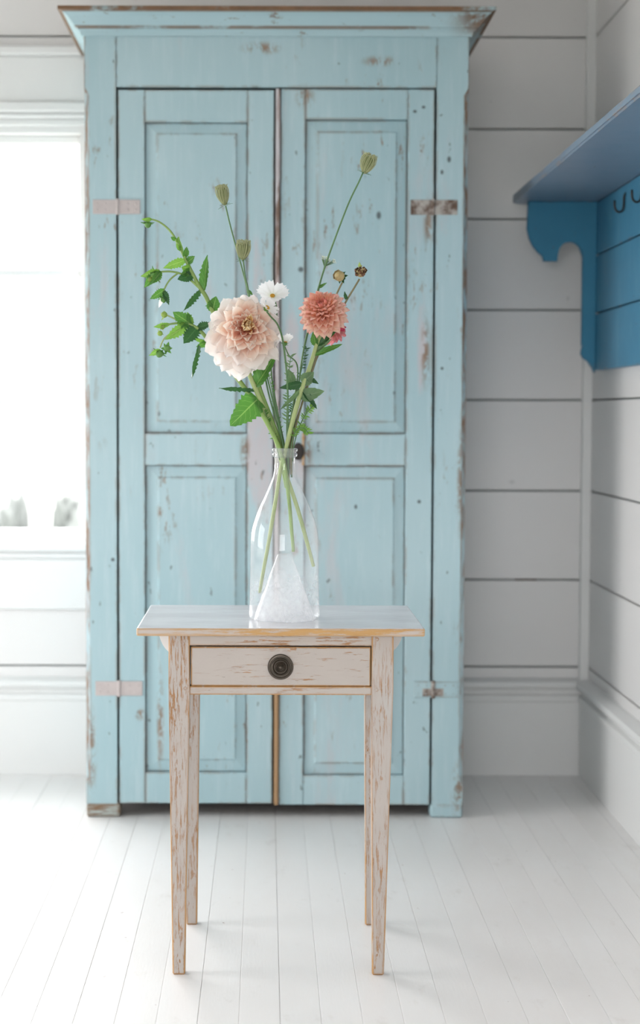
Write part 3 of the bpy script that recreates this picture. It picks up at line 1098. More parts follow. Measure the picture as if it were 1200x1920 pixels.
# ------------------------------------------------------------------ bottle
yf = atZ(533, 1168, zt1).y
px2m = atY(534, 1160, yf).x - atY(533, 1160, yf).x
RB = 66.5 * px2m
YBT = yf + RB * .97
xb = atY(533, 1160, YBT).x
zpx = lambda py: atY(533, py, YBT).z
pm = atY(534, 1000, YBT).x - atY(533, 1000, YBT).x
BT = thing('glass_bottle', (xb, YBT, zt1), 'clear glass bottle with conical base holding the flowers on the side table', 'bottle')
zoff = zt1 + .0004
prof_px = [(856, 20), (862, 19), (880, 19.6), (893, 22), (905, 26.5), (918, 32), (932, 38.5), (946, 45.5), (960, 51.5), (974, 56.5), (988, 60.5), (1000, 62.8), (1015, 64), (1040, 64.2), (1080, 64.6), (1120, 65.4), (1145, 66.4)]
body = [(r * pm, zpx(y)) for y, r in prof_px]
zr = zpx(1145)
body += [(66.6 * pm, zoff + .010), (65.4 * pm, zoff + .004), (62 * pm, zoff), (58 * pm, zoff)]
bm = bmesh.new()
add_lathe(bm, body, lambda a, b, h: Vector((xb + a, YBT + b, h)), 56)
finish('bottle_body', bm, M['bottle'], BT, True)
zap = zpx(1038)
hp = zap - zoff
punt = [(58 * pm, zoff), (56 * pm, zoff + .008), (47 * pm, zoff + hp * .25), (36 * pm, zoff + hp * .5), (25 * pm, zoff + hp * .74), (18 * pm, zoff + hp * .88), (15.5 * pm, zoff + hp * .94), (13 * pm, zoff + hp * .985), (8 * pm, zoff + hp), (4 * pm, zoff + hp * .985), (0, zoff + hp * .97)]
bm = bmesh.new()
add_lathe(bm, punt, lambda a, b, h: Vector((xb + a * (1 + .05 * math.sin(h * 700)) if h > zap - .012 else xb + a, YBT + b, h)), 40)
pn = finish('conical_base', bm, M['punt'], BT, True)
lipz = [zpx(841), zpx(846), zpx(849), zpx(855), zpx(858)]
lip = [(18.5, 841), (21, 840.2), (23.5, 841), (24.2, 843.5), (23.5, 846.5), (21, 848), (21, 849), (23, 850), (23.8, 852.5), (23, 855.5), (20, 857.5), (18, 857), (17.6, 850), (17.8, 843), (18.5, 841)]
bm = bmesh.new()
add_lathe(bm, [(r * pm, zpx(y)) for r, y in lip], lambda a, b, h: Vector((xb + a, YBT + b, h)), 48)
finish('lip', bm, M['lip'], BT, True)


# ------------------------------------------------------------------ flowers
def F(px, py, dy=0.0):
    return atY(px, py, YBT + dy)


PM = pm


def grid_mesh(name, mat, nu, nv, f, smooth=True):
    bm = bmesh.new()
    uvl = bm.loops.layers.uv.new('UVMap')
    vs = [[bm.verts.new(f(i / nu * 2 - 1, j / nv)) for i in range(nu + 1)] for j in range(nv + 1)]
    for j in range(nv):
        for i in range(nu):
            fc = bm.faces.new((vs[j][i], vs[j][i + 1], vs[j + 1][i + 1], vs[j + 1][i]))
            for lp_, (a, b) in zip(fc.loops, ((i, j), (i + 1, j), (i + 1, j + 1), (i, j + 1))):
                lp_[uvl].uv = (a / nu, b / nv)
    me = bpy.data.meshes.new(name)
    bm.to_mesh(me)
    bm.free()
    me.materials.append(mat)
    for p in me.polygons: p.use_smooth = smooth
    return me


def petal_mesh(name, mat, w, cup, curl, tip='round', nv=7, nu=4, wave=0.0, ph=0.0):
    def f(u, v):
        if tip == 'round': v = 1 - (1 - v) ** 1.7
        if tip == 'round': wd = (.28 + .72 * math.sin(PI / 2 * v / .62)) if v < .62 else math.sqrt(max(0, 1 - ((v - .62) / .38) ** 2.4))
        elif tip == 'point': wd = math.sin(PI * (.08 + .92 * v) ** 1.15) ** .9
        elif tip == 'tube': wd = .55 + .5 * math.sin(PI * v ** 1.5)
        else: wd = .25 + .75 * math.sin(PI / 2 * min(1, v * 1.35))
        wd = max(wd, .05 if tip != 'round' else .16) * (1 + (.10 * math.sin(v * 17 + ph) * abs(u) if wave > .6 else 0))
        x = u * w * .5 * wd
        y = v - (.04 * u * u if tip != 'notch' else 0)
        if tip == 'notch' and v > .95: y += .07 * math.cos(u * PI * 2.0) - .05 * abs(u)
        
        z = cup * w * (u * u) * (.4 + .6 * (1 - v)) + curl * v * v
        z += wave * math.sin(v * 7 + u * 2.5 + ph) * .06
        return Vector((x, y, z))
    return grid_mesh(name, mat, nu, nv, f)


def frame(n):
    n = n.normalized()
    u = n.cross(Vector((0, 0, 1)))
    if u.length < .05: u = n.cross(Vector((1, 0, 0)))
    u.normalize()
    v = n.cross(u)
    return n, u, v


def petal_at(me, parent, base, n, u, v, phi, theta, L, W=1.0, twist=0.0):
    rad = u * math.cos(phi) + v * math.sin(phi)
    d = n * math.cos(theta) + rad * math.sin(theta)
    zz = n * math.sin(theta) - rad * math.cos(theta)
    xx = d.cross(zz)
    if twist:
        xx, zz = xx * math.cos(twist) + zz * math.sin(twist), zz * math.cos(twist) - xx * math.sin(twist)
    og = org(parent)
    b = base - og
    o = bpy.data.objects.new('petal', me)
    link(o, parent)
    o.matrix_local = Matrix(((xx.x * L * W, d.x * L, zz.x * L, b.x), (xx.y * L * W, d.y * L, zz.y * L, b.y), (xx.z * L * W, d.z * L, zz.z * L, b.z), (0, 0, 0, 1)))
    return o


def head_core(name, parent, c, n, r, mat, squash=.7):
    n, u, v = frame(n)
    bm = bmesh.new()
    add_lathe(bm, [(0, -r * .8), (r * .55, -r * .65), (r * .9, -r * .2), (r, 0), (r * .8, r * squash * .6), (r * .45, r * squash * .9), (0, r * squash)], lambda a, b, h: c + u * a + v * b + n * h, 14)
    return finish(name, bm, mat, parent, True)


def dahlia(parent, c, n, layers, core_r, core_mat, seed, name='flower_head', sh=None, sag=0):
    """layers: (count, theta, length, width factor, radial base offset, axial offset, meshes, jitter)"""
    rnd = random.Random(seed)
    hd = head_core(name, parent, c, n, core_r, core_mat)
    n, u, v = frame(n)
    off = 0
    for li, (cnt, th, L, W, ro, ao, ms, jit) in enumerate(layers):
        off += .5
        k_ = 1 - li / (len(layers) - 1)
        s_ = sh * k_ if sh else Vector((0, 0, 0))
        for i in range(cnt):
            phi = 2 * PI * (i + off) / cnt + rnd.uniform(-jit, jit) * .5
            t = th + rnd.uniform(-jit, jit) * .6
            rad = u * math.cos(phi) + v * math.sin(phi)
            petal_at(rnd.choice(ms), hd, c + s_ + rad * ro + n * ao, n, u, v, phi, t, L * (1 + sag * k_ * (-rad.z if rad.z < 0 else -.25 * abs(rad.x))) * rnd.uniform(.86, 1.12), W * rnd.uniform(.88, 1.12), rnd.uniform(-jit, jit) * .8)
    return hd


def leaf_mesh(name, mat, ratio, fold, droop, teeth, seed=0, heart=False):
    """unit-length leaf with serrated margins"""
    rnd = random.Random(seed)
    nv = 16
    jit = [rnd.uniform(.9, 1.1) for _ in range(nv + 1)]
    def f(u, v):
        j = int(round(v * nv))
        wd = math.sin(PI * v ** (.72 if not heart else .55)) ** (.85 if not heart else .6)
        if 0 < j < nv: wd *= jit[j] * (1 + (teeth if j % 2 else -teeth) * abs(u) ** 3)
        wd = max(wd, .012)
        x = u * ratio * .5 * wd
        z = fold * abs(x) + droop * (v * v) + .02 * math.sin(v * 9 + u * 2 + seed)
        return Vector((x, v - (teeth * .12 * abs(u) if j % 2 else 0), z))
    return grid_mesh(name, mat, 4, nv, f)


def leaf(parent, b, t, wpx, mat, roll=0.0, fold=.35, droop=-.12, teeth=.16, dyb=0.0, dyt=None, seed=0, heart=False, name='leaf', label=None, ready=False):
    """leaf from base pixel b to tip pixel t, at depth offsets dyb/dyt from the bottle's axis"""
    if not ready:
        LATER.append(lambda: leaf(parent, b, t, wpx, mat, roll, fold, droop, teeth, dyb, dyt, seed, heart, name, label, True))
        return
    if dyt is None: dyt = dyb
    sx, sy, sd = min(SHAFT[parent.as_pointer()], key=lambda q: (q[0] - b[0]) ** 2 + (q[1] - b[1]) ** 2)
    if math.hypot(sx - b[0], sy - b[1]) < 16:       # springs from the main stem
        b = (b[0] + (sx - b[0]) * .8, b[1] + (sy - b[1]) * .8)
        dyb, dyt = sd, sd + min(dyt - dyb, -.012)
    for trial in range(9):
        B = F(*b, dyb)
        T_ = F(*t, dyt)
        sd_ = (T_ - B).cross(Vector((0, -1, 0))).normalized() * wpx * PM * .45
        mid_ = B.lerp(T_, .45)
        if clear(parent, B.lerp(T_, .12), T_) and clear(parent, mid_ - sd_, mid_ + sd_): break
        dyt -= .007
    d = T_ - B
    L = d.length
    d.normalize()
    me = leaf_mesh(name, mat, wpx * 1.15 * PM / L, fold, droop, teeth, seed, heart)
    view = (CAM - B).normalized()
    zz = (view - d * view.dot(d)).normalized()
    xx = d.cross(zz)
    xx, zz = xx * math.cos(roll) + zz * math.sin(roll), zz * math.cos(roll) - xx * math.sin(roll)
    b_ = B - org(parent)
    o = bpy.data.objects.new(name, me)
    link(o, parent)
    o.matrix_local = Matrix(((xx.x * L, d.x * L, zz.x * L, b_.x), (xx.y * L, d.y * L, zz.y * L, b_.y), (xx.z * L, d.z * L, zz.z * L, b_.z), (0, 0, 0, 1)))
    if label: o['label'] = label
    return o


STEMQ = []          # main stems: laid out together so that none runs through another
LATER = []          # leaves and leaflets wait until the stems have their places
BARS = []           # (plant, centre line, radii) of every settled stem
SHAFT = {}          # plant -> [(px, py, dy)] along its settled stem


def stem(parent, pts, mat, name='stem', pin=None):
    """pts: (px, py, dy, radius in px); pin: the stem keeps its depth above this pixel row"""
    if name == 'stem':
        STEMQ.append([parent, pts, mat, pts[1][1] + 4 if pin is None else pin])
        return
    bm = bmesh.new()
    add_tube(bm, [(F(x, y, d), r * PM) for x, y, d, r in pts], 9, 6)
    return finish(name, bm, mat, parent, True)


def clear(parent, a, b, gap=.0022):
    """True if the straight piece a-b keeps off every other plant's stem"""
    q = np.array([tuple(a.lerp(b, t / 6)) for t in range(7)])
    for own_, c_, r_ in BARS:
        if own_ == parent.as_pointer(): continue
        d_ = np.sqrt(((c_[None] - q[:, None]) ** 2).sum(2)) - r_[None]
        if d_.min() < gap: return False
    return True


def settle_stems(iters=1400, step=.004):
    rin_z = np.array([zpx(y) for y in (1165, 1145, 1040, 1000, 974, 946, 918, 893, 880, 858, 840)])
    rin_r = np.array([62, 63, 61, 59.5, 53.5, 42.5, 29, 19.5, 17.2, 16.8, 17.2]) * PM
    pz = np.array([h for r, h in punt]); pr_ = np.array([r for r, h in punt])
    o_ = np.argsort(pz); pz, pr_ = pz[o_], pr_[o_]
    P, R, own, idx, pin, par = [], [], [], [], [], []
    for k, (parent, pts, mat, pn_) in enumerate(STEMQ):
        path = smooth_path([(F(x, y, d), r * PM) for x, y, d, r in pts], 8)
        q = [path[0]]
        for p, r in path[1:]:
            n_ = max(1, int((p - q[-1][0]).length / step))
            a, ra = q[-1]
            q += [(a.lerp(p, (t + 1) / n_), ra + (r - ra) * (t + 1) / n_) for t in range(n_)]
        zpin = zpx(pn_)
        for p, r in q:
            P.append(tuple(p)); R.append(r); own.append(k); pin.append(p.z > zpin)
    P = np.array(P); R = np.array(R); own = np.array(own); pin = np.array(pin)
    P0 = P.copy()
    A, B = np.triu_indices(len(P), 1)
    near = (own[A] != own[B]) & (np.abs(P[A, 0] - P[B, 0]) < .022) & (np.abs(P[A, 2] - P[B, 2]) < .012)
    A, B = A[near], B[near]
    inner_ = np.r_[False, (own[1:-1] == own[:-2]) & (own[1:-1] == own[2:]), False]
    ii = np.where(inner_ & ~pin)[0]
    end_ = np.where(~inner_ & ~pin & np.r_[False, own[1:] == own[:-1]])[0]
    low = np.clip((zpx(790) - P0[:, 2]) / (zpx(790) - zpx(835)), 0, 1)
    wx_, wz_ = .04 + .7 * low, 0
    free = (~pin).astype(float)
    zrim = zpx(838)
    for it in range(iters):
        if it < iters * .8:
            sm = P.copy()
            sm[ii, 1] += .35 * ((P[ii - 1, 1] + P[ii + 1, 1]) / 2 - P[ii, 1])
            dx = P[:, 0] - P0[:, 0]
            sm[ii, 0] += .35 * ((dx[ii - 1] + dx[ii + 1]) / 2 - dx[ii])
            sm[end_, 1] += .35 * (P[end_ - 1, 1] - P[end_, 1])
            P = sm
        d = P[A] - P[B]
        L = np.sqrt((d ** 2).sum(1)) + 1e-9
        need = R[A] + R[B] + .0016
        h = np.where(L < need)[0]
        if len(h):
            a, b = A[h], B[h]
            u = d[h] / L[h][:, None]
            flat = np.abs(u[:, 1]) < .15
            u[flat, 1] = np.where(own[a][flat] % 2 == own[b][flat] % 2, np.sign(own[a][flat] - own[b][flat]), np.sign(u[flat, 1] + 1e-6)) * .4
            mv = u * (need[h] - L[h])[:, None] * .25
            push = np.zeros_like(P); cnt = np.ones(len(P))
            np.add.at(push, a, mv); np.add.at(push, b, -mv)
            np.add.at(cnt, a, .35); np.add.at(cnt, b, .35)
            push /= cnt[:, None]
            P[:, 1] += push[:, 1] * free
            P[:, 0] += push[:, 0] * free * wx_
        v = P[:, :2] - np.array([xb, YBT])
        rr = np.sqrt((v ** 2).sum(1)) + 1e-9
        lim = np.interp(P[:, 2], rin_z, rin_r) - R - .0004
        inb = P[:, 2] < zrim
        out_ = np.where(inb & (rr > lim))[0]
        P[out_, :2] -= v[out_] * (1 - lim[out_] / rr[out_])[:, None]
        cone = np.interp(P[:, 2], pz, pr_, right=-1) + R + .001
        inn = np.where((P[:, 2] < pz[-1]) & (rr < cone))[0]
        P[inn, :2] += v[inn] * (cone[inn] / rr[inn] - 1)[:, None]
    for k, (parent, pts, mat, pn_) in enumerate(STEMQ):
        q = np.where(own == k)[0]
        path = [(Vector(P[i]), R[i]) for i in q]
        bm = bmesh.new()
        add_tube(bm, path[::2] + ([path[-1]] if len(path) % 2 == 0 else []), 9, 1)
        finish('stem', bm, mat, parent, True)
        pix = []
        for p, r in path:
            e = p - CAM
            t = e.dot(FW)
            pix.append((CX + e.dot(RT) / t * FPX, CY - e.dot(UP) / t * FPX, p.y - YBT))
        SHAFT[parent.as_pointer()] = pix
        BARS.append((parent.as_pointer(), np.array([tuple(p) for p, r in path]), np.array([r for p, r in path])))


def bud(parent, px, py, dy, r, direction, mat, sep_mat, nsep=6, seed=0, name='bud', open_=.35):
    """round bud with pointed sepals round its base"""
    rnd = random.Random(seed)
    c = F(px, py, dy)
    n, u, v = frame(Vector(direction))
    R = r * PM
    bm = bmesh.new()
    add_lathe(bm, [(0, -R), (R * .55, -R * .85), (R * .95, -R * .3), (R, .1 * R), (R * .8, R * .6), (R * .4, R * .95), (0, R * 1.05)], lambda a, b, h: c + u * a + v * b + n * h, 12)
    hd = finish(name, bm, mat, parent, True)
    me = petal_mesh('sepal', sep_mat, .5, .5, -.25, 'point', 5, 2)
    for i in range(nsep):
        o = petal_at(me, hd, c - n * R * .8 + (u * math.cos(i * 2 * PI / nsep) + v * math.sin(i * 2 * PI / nsep)) * R * .35, n, u, v, i * 2 * PI / nsep + rnd.uniform(-.2, .2), PI * open_ + rnd.uniform(-.3, .3), R * rnd.uniform(1.3, 2.0))
        o.name = 'sepal'
    return hd


def new_plant(name, label, cat, group=None):
    return thing(name, (xb, YBT, zpx(890)), label, cat, group)


GRP = None
# ---- cream dahlia
CD = new_plant('cream_dahlia', 'large cream and peach dahlia bloom in the glass bottle', 'flower')
co_ = [petal_mesh('cream_outer', M['cream_out'], w, .25, c, 'round', 7, 4, 1.0, p) for w, c, p in ((.62, -.16, 0), (.70, -.05, 2), (.56, -.24, 4))]
cm_ = [petal_mesh('cream_middle', M['cream_mid'], w, .45, c, 'round', 7, 4, .7, p) for w, c, p in ((.60, .02, 0), (.54, .10, 2), (.66, -.05, 4))]
ci_ = [petal_mesh('cream_inner', M['cream_in'], w, .75, c, 'round', 6, 4, .4, p) for w, c, p in ((.50, .16, 0), (.44, .22, 2))]
cc = F(462, 613, -.062)
cn = Vector((.12, -.95, .14))
dahlia(CD, cc, cn, [
    (14, 2.05, .060, .85, .010, -.022, co_, .32),
    (15, 1.84, .066, .85, .012, -.016, co_, .30),
    (16, 1.62, .066, .85, .012, -.010, co_, .28),
    (16, 1.40, .064, .85, .011, -.005, co_, .26),
    (16, 1.18, .060, .82, .010, .000, co_ + cm_, .26),
    (15, .96, .054, .80, .009, .004, cm_, .24),
    (14, .76, .047, .76, .008, .007, cm_, .22),
    (13, .58, .041, .72, .007, .008, cm_ + ci_, .20),
    (12, .42, .035, .68, .005, .009, ci_, .18),
    (10, .28, .030, .64, .004, .010, ci_, .16),
    (7, .12, .025, .62, .002, .010, ci_, .12)], .007, M['cream_in'], 11, sh=Vector((-.007, 0, -.012)), sag=.30)
stem(CD, [(459, 630, -.040, 3.5), (460, 660, -.030, 3.8), (466, 697, -.016, 4.2), (482, 736, -.006, 4.6), (499, 775, .004, 4.8), (519, 832, 0, 4.1), (536, 882, .0, 3.8), (556, 945, .006, 4), (574, 1010, .012, 3.8), (588, 1062, .014, 3.2)], M['stem_pale'])
leaf(CD, (486, 724), (516, 661), 27, M['leaf'], .5, .5, -.1, .1, .002, -.012, 1)
leaf(CD, (477, 752), (434, 797), 42, M['leaf'], .1, .15, -.1, .12, .0, -.02, 2, True)
leaf(CD, (474, 731), (410, 726), 9, M['leaf_dark'], .5, .5, .06, .2, .004, -.01, 3)

# ---- leafy bud sprigs
SA = new_plant('dahlia_bud_sprig', 'tall green dahlia sprig arching up with a nodding bud at its tip', 'foliage')
stem(SA, [(272, 413, 0, 1.3), (283, 411, 0, 1.5), (300, 417, 0, 1.7), (318, 432, 0, 2.0), (330, 450, 0, 2.4), (340, 470, 0, 2.8), (358, 507, 0, 3.4), (374, 538, .002, 4.0), (386, 556, .004, 4.0), (402, 590, .010, 4.2), (440, 650, .016, 4.2), (478, 697, .022, 4.2), (486, 729, .016, 4.3), (505, 782, .010, 4.3), (521, 830, .008, 4), (529, 875, .006, 3.6), (537, 915, .006, 3.2)], M['stem'], 'stem', 560)
stem(SA, [(372, 538, .002, 2.6), (356, 524, 0, 2.3), (338, 513, 0, 2.0), (318, 509, 0, 1.8), (298, 510, 0, 1.7)], M['stem'], 'side_shoot')
stem(SA, [(334, 512, 0, 1.7), (320, 523, 0, 1.6), (311, 536, 0, 1.5), (305, 549, 0, 1.4)], M['stem'], 'side_shoot')
bud(SA, 277, 421, 0, 6.5, (-.1, -.3, -1), M['bud_green'], M['leaf'], 6, 1)
leaf(SA, (284, 411), (265, 411), 7, M['leaf_bright'], .3, .4, .0, .1)
bud(SA, 289, 517, 0, 8.5, (-.7, -.3, -.5), M['bud_green'], M['leaf'], 7, 2)
bud(SA, 281, 524, -.004, 5, (-.6, -.5, -.7), M['leaf_yellow'], M['leaf_yellow'], 5, 3)
leaf(SA, (300, 508), (264, 519), 15, M['leaf_bright'], .3, .4, -.1, .15, 0, -.01, 4)
leaf(SA, (298, 510), (270, 538), 17, M['leaf'], -.3, .4, -.1, .15, -.002, -.012, 5)
leaf(SA, (302, 509), (284, 532), 14, M['leaf'], .2, .3, -.1, .1, -.006, -.02, 6)
leaf(SA, (309, 543), (282, 561), 14, M['leaf'], .2, .4, -.1, .15, 0, -.008, 7)
leaf(SA, (307, 545), (317, 571), 10, M['leaf_dark'], .2, .4, -.1, .15, 0, -.008, 8)
bud(SA, 306, 562, 0, 6, (.1, -.4, -.9), M['bud_green'], M['leaf'], 6, 4)
leaf(SA, (304, 558), (298, 577), 7, M['white_petal'], .2, .4, -.1, .1, -.002, -.008, 9, False, 'bract')
leaf(SA, (331, 449), (320, 444), 7, M['leaf'], .2, .3, 0, .1)
leaf(SA, (334, 456), (335, 443), 7, M['leaf_bright'], .2, .3, 0, .1)
leaf(SA, (341, 474), (338, 452), 9, M['leaf_bright'], .6, .5, 0, .1)
leaf(SA, (344, 482), (350, 462), 11, M['leaf'], -.4, .5, 0, .1)
leaf(SA, (336, 470), (330, 456), 7, M['leaf_bright'], .2, .3, 0, .1)
leaf(SA, (346, 487), (304, 502), 15, M['leaf_bright'], .2, .3, .12, .16, 0, -.012, 10)
leaf(SA, (349, 492), (366, 480), 13, M['leaf'], .2, .4, .05, .15, 0, -.01, 11)
leaf(SA, (356, 505), (340, 500), 16, M['leaf_bright'], .5, .3, .05, .12, 0, -.01, 12)
leaf(SA, (362, 516), (332, 525), 19, M['leaf_dark'], -.2, .3, .1, .12, -.004, -.016, 13)
leaf(SA, (358, 508), (338, 514), 14, M['leaf'], .3, .3, .1, .12, .004, -.006, 14)
leaf(SA, (387, 541), (391, 478), 17, M['leaf'], .55, .6, .06, .14, .002, -.004, 15)
leaf(SA, (375, 543), (341, 582), 12, M['leaf_dark'], .5, .5, .1, .18, 0, -.012, 16)
leaf(SA, (397, 588), (405, 556), 24, M['leaf'], .1, .25, -.05, .14, -.002, -.016, 17)

SB = new_plant('dahlia_bud_sprig', 'lower green dahlia sprig with pale pointed buds below the arching one', 'foliage')
stem(SB, [(312, 609, 0, 1.7), (332, 606, 0, 2.2), (352, 607, 0, 2.6), (372, 617, 0, 3.2), (390, 637, .008, 3.8), (407, 658, .028, 4.2), (430, 690, .040, 4.4), (450, 717, .030, 4.5), (474, 752, .0, 4.6), (498, 793, -.004, 4.6), (517, 836, -.006, 3.9), (524, 860, -.006, 3.7), (532, 885, -.004, 3.8), (541, 940, .0, 3.6), (546, 990, .002, 3.4), (550, 1034, .003, 3)], M['stem'], 'stem', 640)
stem(SB, [(345, 611, 0, 1.8), (322, 624, 0, 1.6), (307, 636, 0, 1.5), (300, 652, 0, 1.4)], M['stem_pale'], 'side_shoot')
leaf(SB, (362, 607), (324, 584), 25, M['leaf'], .2, .3, .05, .16, -.002, -.016, 21)
leaf(SB, (362, 606), (352, 584), 14, M['leaf_bright'], .5, .4, .05, .16, .004, 0, 22)
leaf(SB, (352, 609), (308, 637), 19, M['leaf_bright'], .2, .35, .06, .16, -.004, -.014, 23)
leaf(SB, (373, 609), (344, 645), 24, M['leaf_dark'], -.2, .3, .06, .14, -.006, -.02, 24)
leaf(SB, (370, 616), (398, 606), 14, M['leaf_dark'], .3, .3, 0, .14, .004, .006, 25)
leaf(SB, (394, 645), (360, 633), 8, M['leaf_bright'], .4, .4, .05, .1, .0, -.006, 26)
leaf(SB, (387, 643), (367, 650), 12, M['leaf'], .4, .4, .05, .14, -.002, -.01, 27)
leaf(SB, (373, 647), (354, 708), 11, M['leaf_dark'], .7, .6, .14, .18, -.006, -.012, 28)
bud(SB, 308, 590, 0, 6, (-1, -.2, .25), M['leaf_yellow'], M['leaf_yellow'], 6, 5, 'bud', .2)
stem(SB, [(340, 605, 0, 1.7), (326, 597, 0, 1.6), (313, 591, 0, 1.5)], M['stem_pale'], 'side_shoot')
bud(SB, 304, 612, 0, 6, (-1, -.2, -.1), M['leaf_yellow'], M['leaf_yellow'], 6, 6, 'bud', .2)
bud(SB, 300, 625, 0, 5, (-.5, -.4, -.6), M['leaf_yellow'], M['leaf_yellow'], 5, 7, 'bud', .3)
leaf(SB, (318, 607), (287, 613), 9, M['leaf_bright'], .3, .4, 0, .1, -.002, -.006, 29)
bud(SB, 299, 663, 0, 7.5, (-.3, -.3, -.9), M['bud_green'], M['leaf'], 7, 8)
bud(SB, 313, 653, -.004, 7, (.4, -.7, .2), M['bud_green'], M['leaf'], 6, 9)
leaf(SB, (300, 655), (279, 667), 9, M['leaf_bright'], .3, .4, 0, .1, -.002, -.006, 30)

# ---- salmon dahlia
SD = new_plant('salmon_dahlia', 'round salmon pink dahlia with many tidy petals on a brown stem', 'flower')
so_ = [petal_mesh('salmon_outer', M['salmon_out'], w, .55, c, 'point', 6, 4) for w, c in ((.62, .06), (.68, .0), (.58, .10))]
sm_ = [petal_mesh('salmon_middle', M['salmon_mid'], w, .7, c, 'point', 6, 4) for w, c in ((.60, .12), (.64, .06))]
si_ = [petal_mesh('salmon_inner', M['salmon_in'], w, .9, c, 'point', 5, 4) for w, c in ((.55, .2), (.5, .25))]
sc_ = F(606, 586, -.050)
sn = Vector((-.20, -.70, .55))
dahlia(SD, sc_, sn, [
    (15, 2.25, .033, 1.0, .013, -.016, so_, .12),
    (19, 1.95, .036, .95, .015, -.011, so_, .10),
    (20, 1.66, .037, .90, .015, -.005, so_, .10),
    (20, 1.40, .036, .86, .014, .001, so_, .09),
    (19, 1.15, .034, .82, .013, .005, so_ + sm_, .09),
    (17, .92, .031, .78, .011, .008, sm_, .08),
    (15, .70, .027, .75, .009, .011, sm_, .08),
    (12, .50, .023, .72, .007, .013, si_ + sm_, .07),
    (10, .32, .019, .72, .005, .014, si_, .06),
    (7, .16, .015, .72, .003, .015, si_, .05)], .016, M['salmon_in'], 5)
stem(SD, [(606, 592, -.040, 3.0), (603, 622, -.026, 3.4), (594, 645, -.014, 3.8), (580, 690, .004, 4.2), (563, 738, 0, 4.4), (549, 788, -.004, 4.4), (537, 838, -.006, 3.9), (527, 880, .002, 3.6), (515, 950, .008, 3.8), (503, 1020, .012, 3.6), (492, 1080, .012, 3.4), (487, 1112, .010, 3.2)], M['stem_pale'])
leaf(SD, (591, 649), (587, 622), 13, M['leaf'], .3, .4, 0, .08, -.002, -.008, 31)
leaf(SD, (596, 648), (633, 620), 11, M['leaf_dark'], .4, .4, .06, .05, -.004, -.014, 32)
leaf(SD, (591, 665), (643, 648), 12, M['leaf'], .5, .5, .1, .05, .0, -.008, 33)
leaf(SD, (592, 660), (623, 636), 8, M['leaf_sage'], .4, .4, .05, .05, .004, .002, 34)
leaf(SD, (557, 714), (588, 698), 21, M['leaf_sage'], .1, .25, -.08, .06, -.006, -.02, 35)
leaf(SD, (577, 708), (597, 719), 9, M['leaf_dark'], .3, .4, -.1, .05, .0, -.008, 36)
leaf(SD, (563, 744), (607, 733), 22, M['leaf_sage'], .1, .25, -.1, .06, -.006, -.02, 37)
leaf(SD, (578, 739), (595, 765), 11, M['leaf_dark'], .4, .5, -.1, .06, .002, -.006, 38)
leaf(SD, (556, 718), (525, 728), 14, M['leaf_dark'], .2, .35, -.08, .05, -.004, -.012, 39)
leaf(SD, (556, 728), (524, 768), 8, M['leaf_sage'], .3, .5, .06, .04, -.006, -.016, 40)
leaf(SD, (550, 722), (540, 692), 16, M['leaf_sage'], .2, .3, -.08, .06, .002, -.006, 41)

# ---- small pink dahlia seen from the side
PD = new_plant('pink_dahlia', 'small pink dahlia peeping out behind the salmon dahlia', 'flower')
po_ = [petal_mesh('pink_outer', M['pink_out'], w, .6, c, 'point', 6, 4) for w, c in ((.60, .05), (.66, .0))]
pi_ = [petal_mesh('pink_inner', M['pink_in'], w, .8, c, 'point', 5, 4) for w, c in ((.55, .15),)]
dahlia(PD, F(624, 616, .085), Vector((.80, -.35, .25)), [
    (13, 1.9, .024, 1, .009, -.010, po_, .12), (14, 1.55, .025, .95, .010, -.005, po_, .1), (14, 1.2, .024, .9, .009, 0, po_, .1),
    (12, .9, .022, .85, .008, .004, po_, .1), (10, .6, .019, .8, .006, .006, pi_, .08), (8, .35, .015, .8, .004, .008, pi_, .06), (5, .12, .011, .8, .002, .009, pi_, .05)], .011, M['pink_in'], 9)
stem(PD, [(617, 620, .085, 2.6), (606, 642, .062, 3), (591, 678, .036, 3.2), (575, 716, .010, 3.2), (560, 765, .006, 3.2), (548, 815, .004, 3), (543, 860, .004, 2.8), (541, 905, .003, 2.6)], M['stem_brown'])


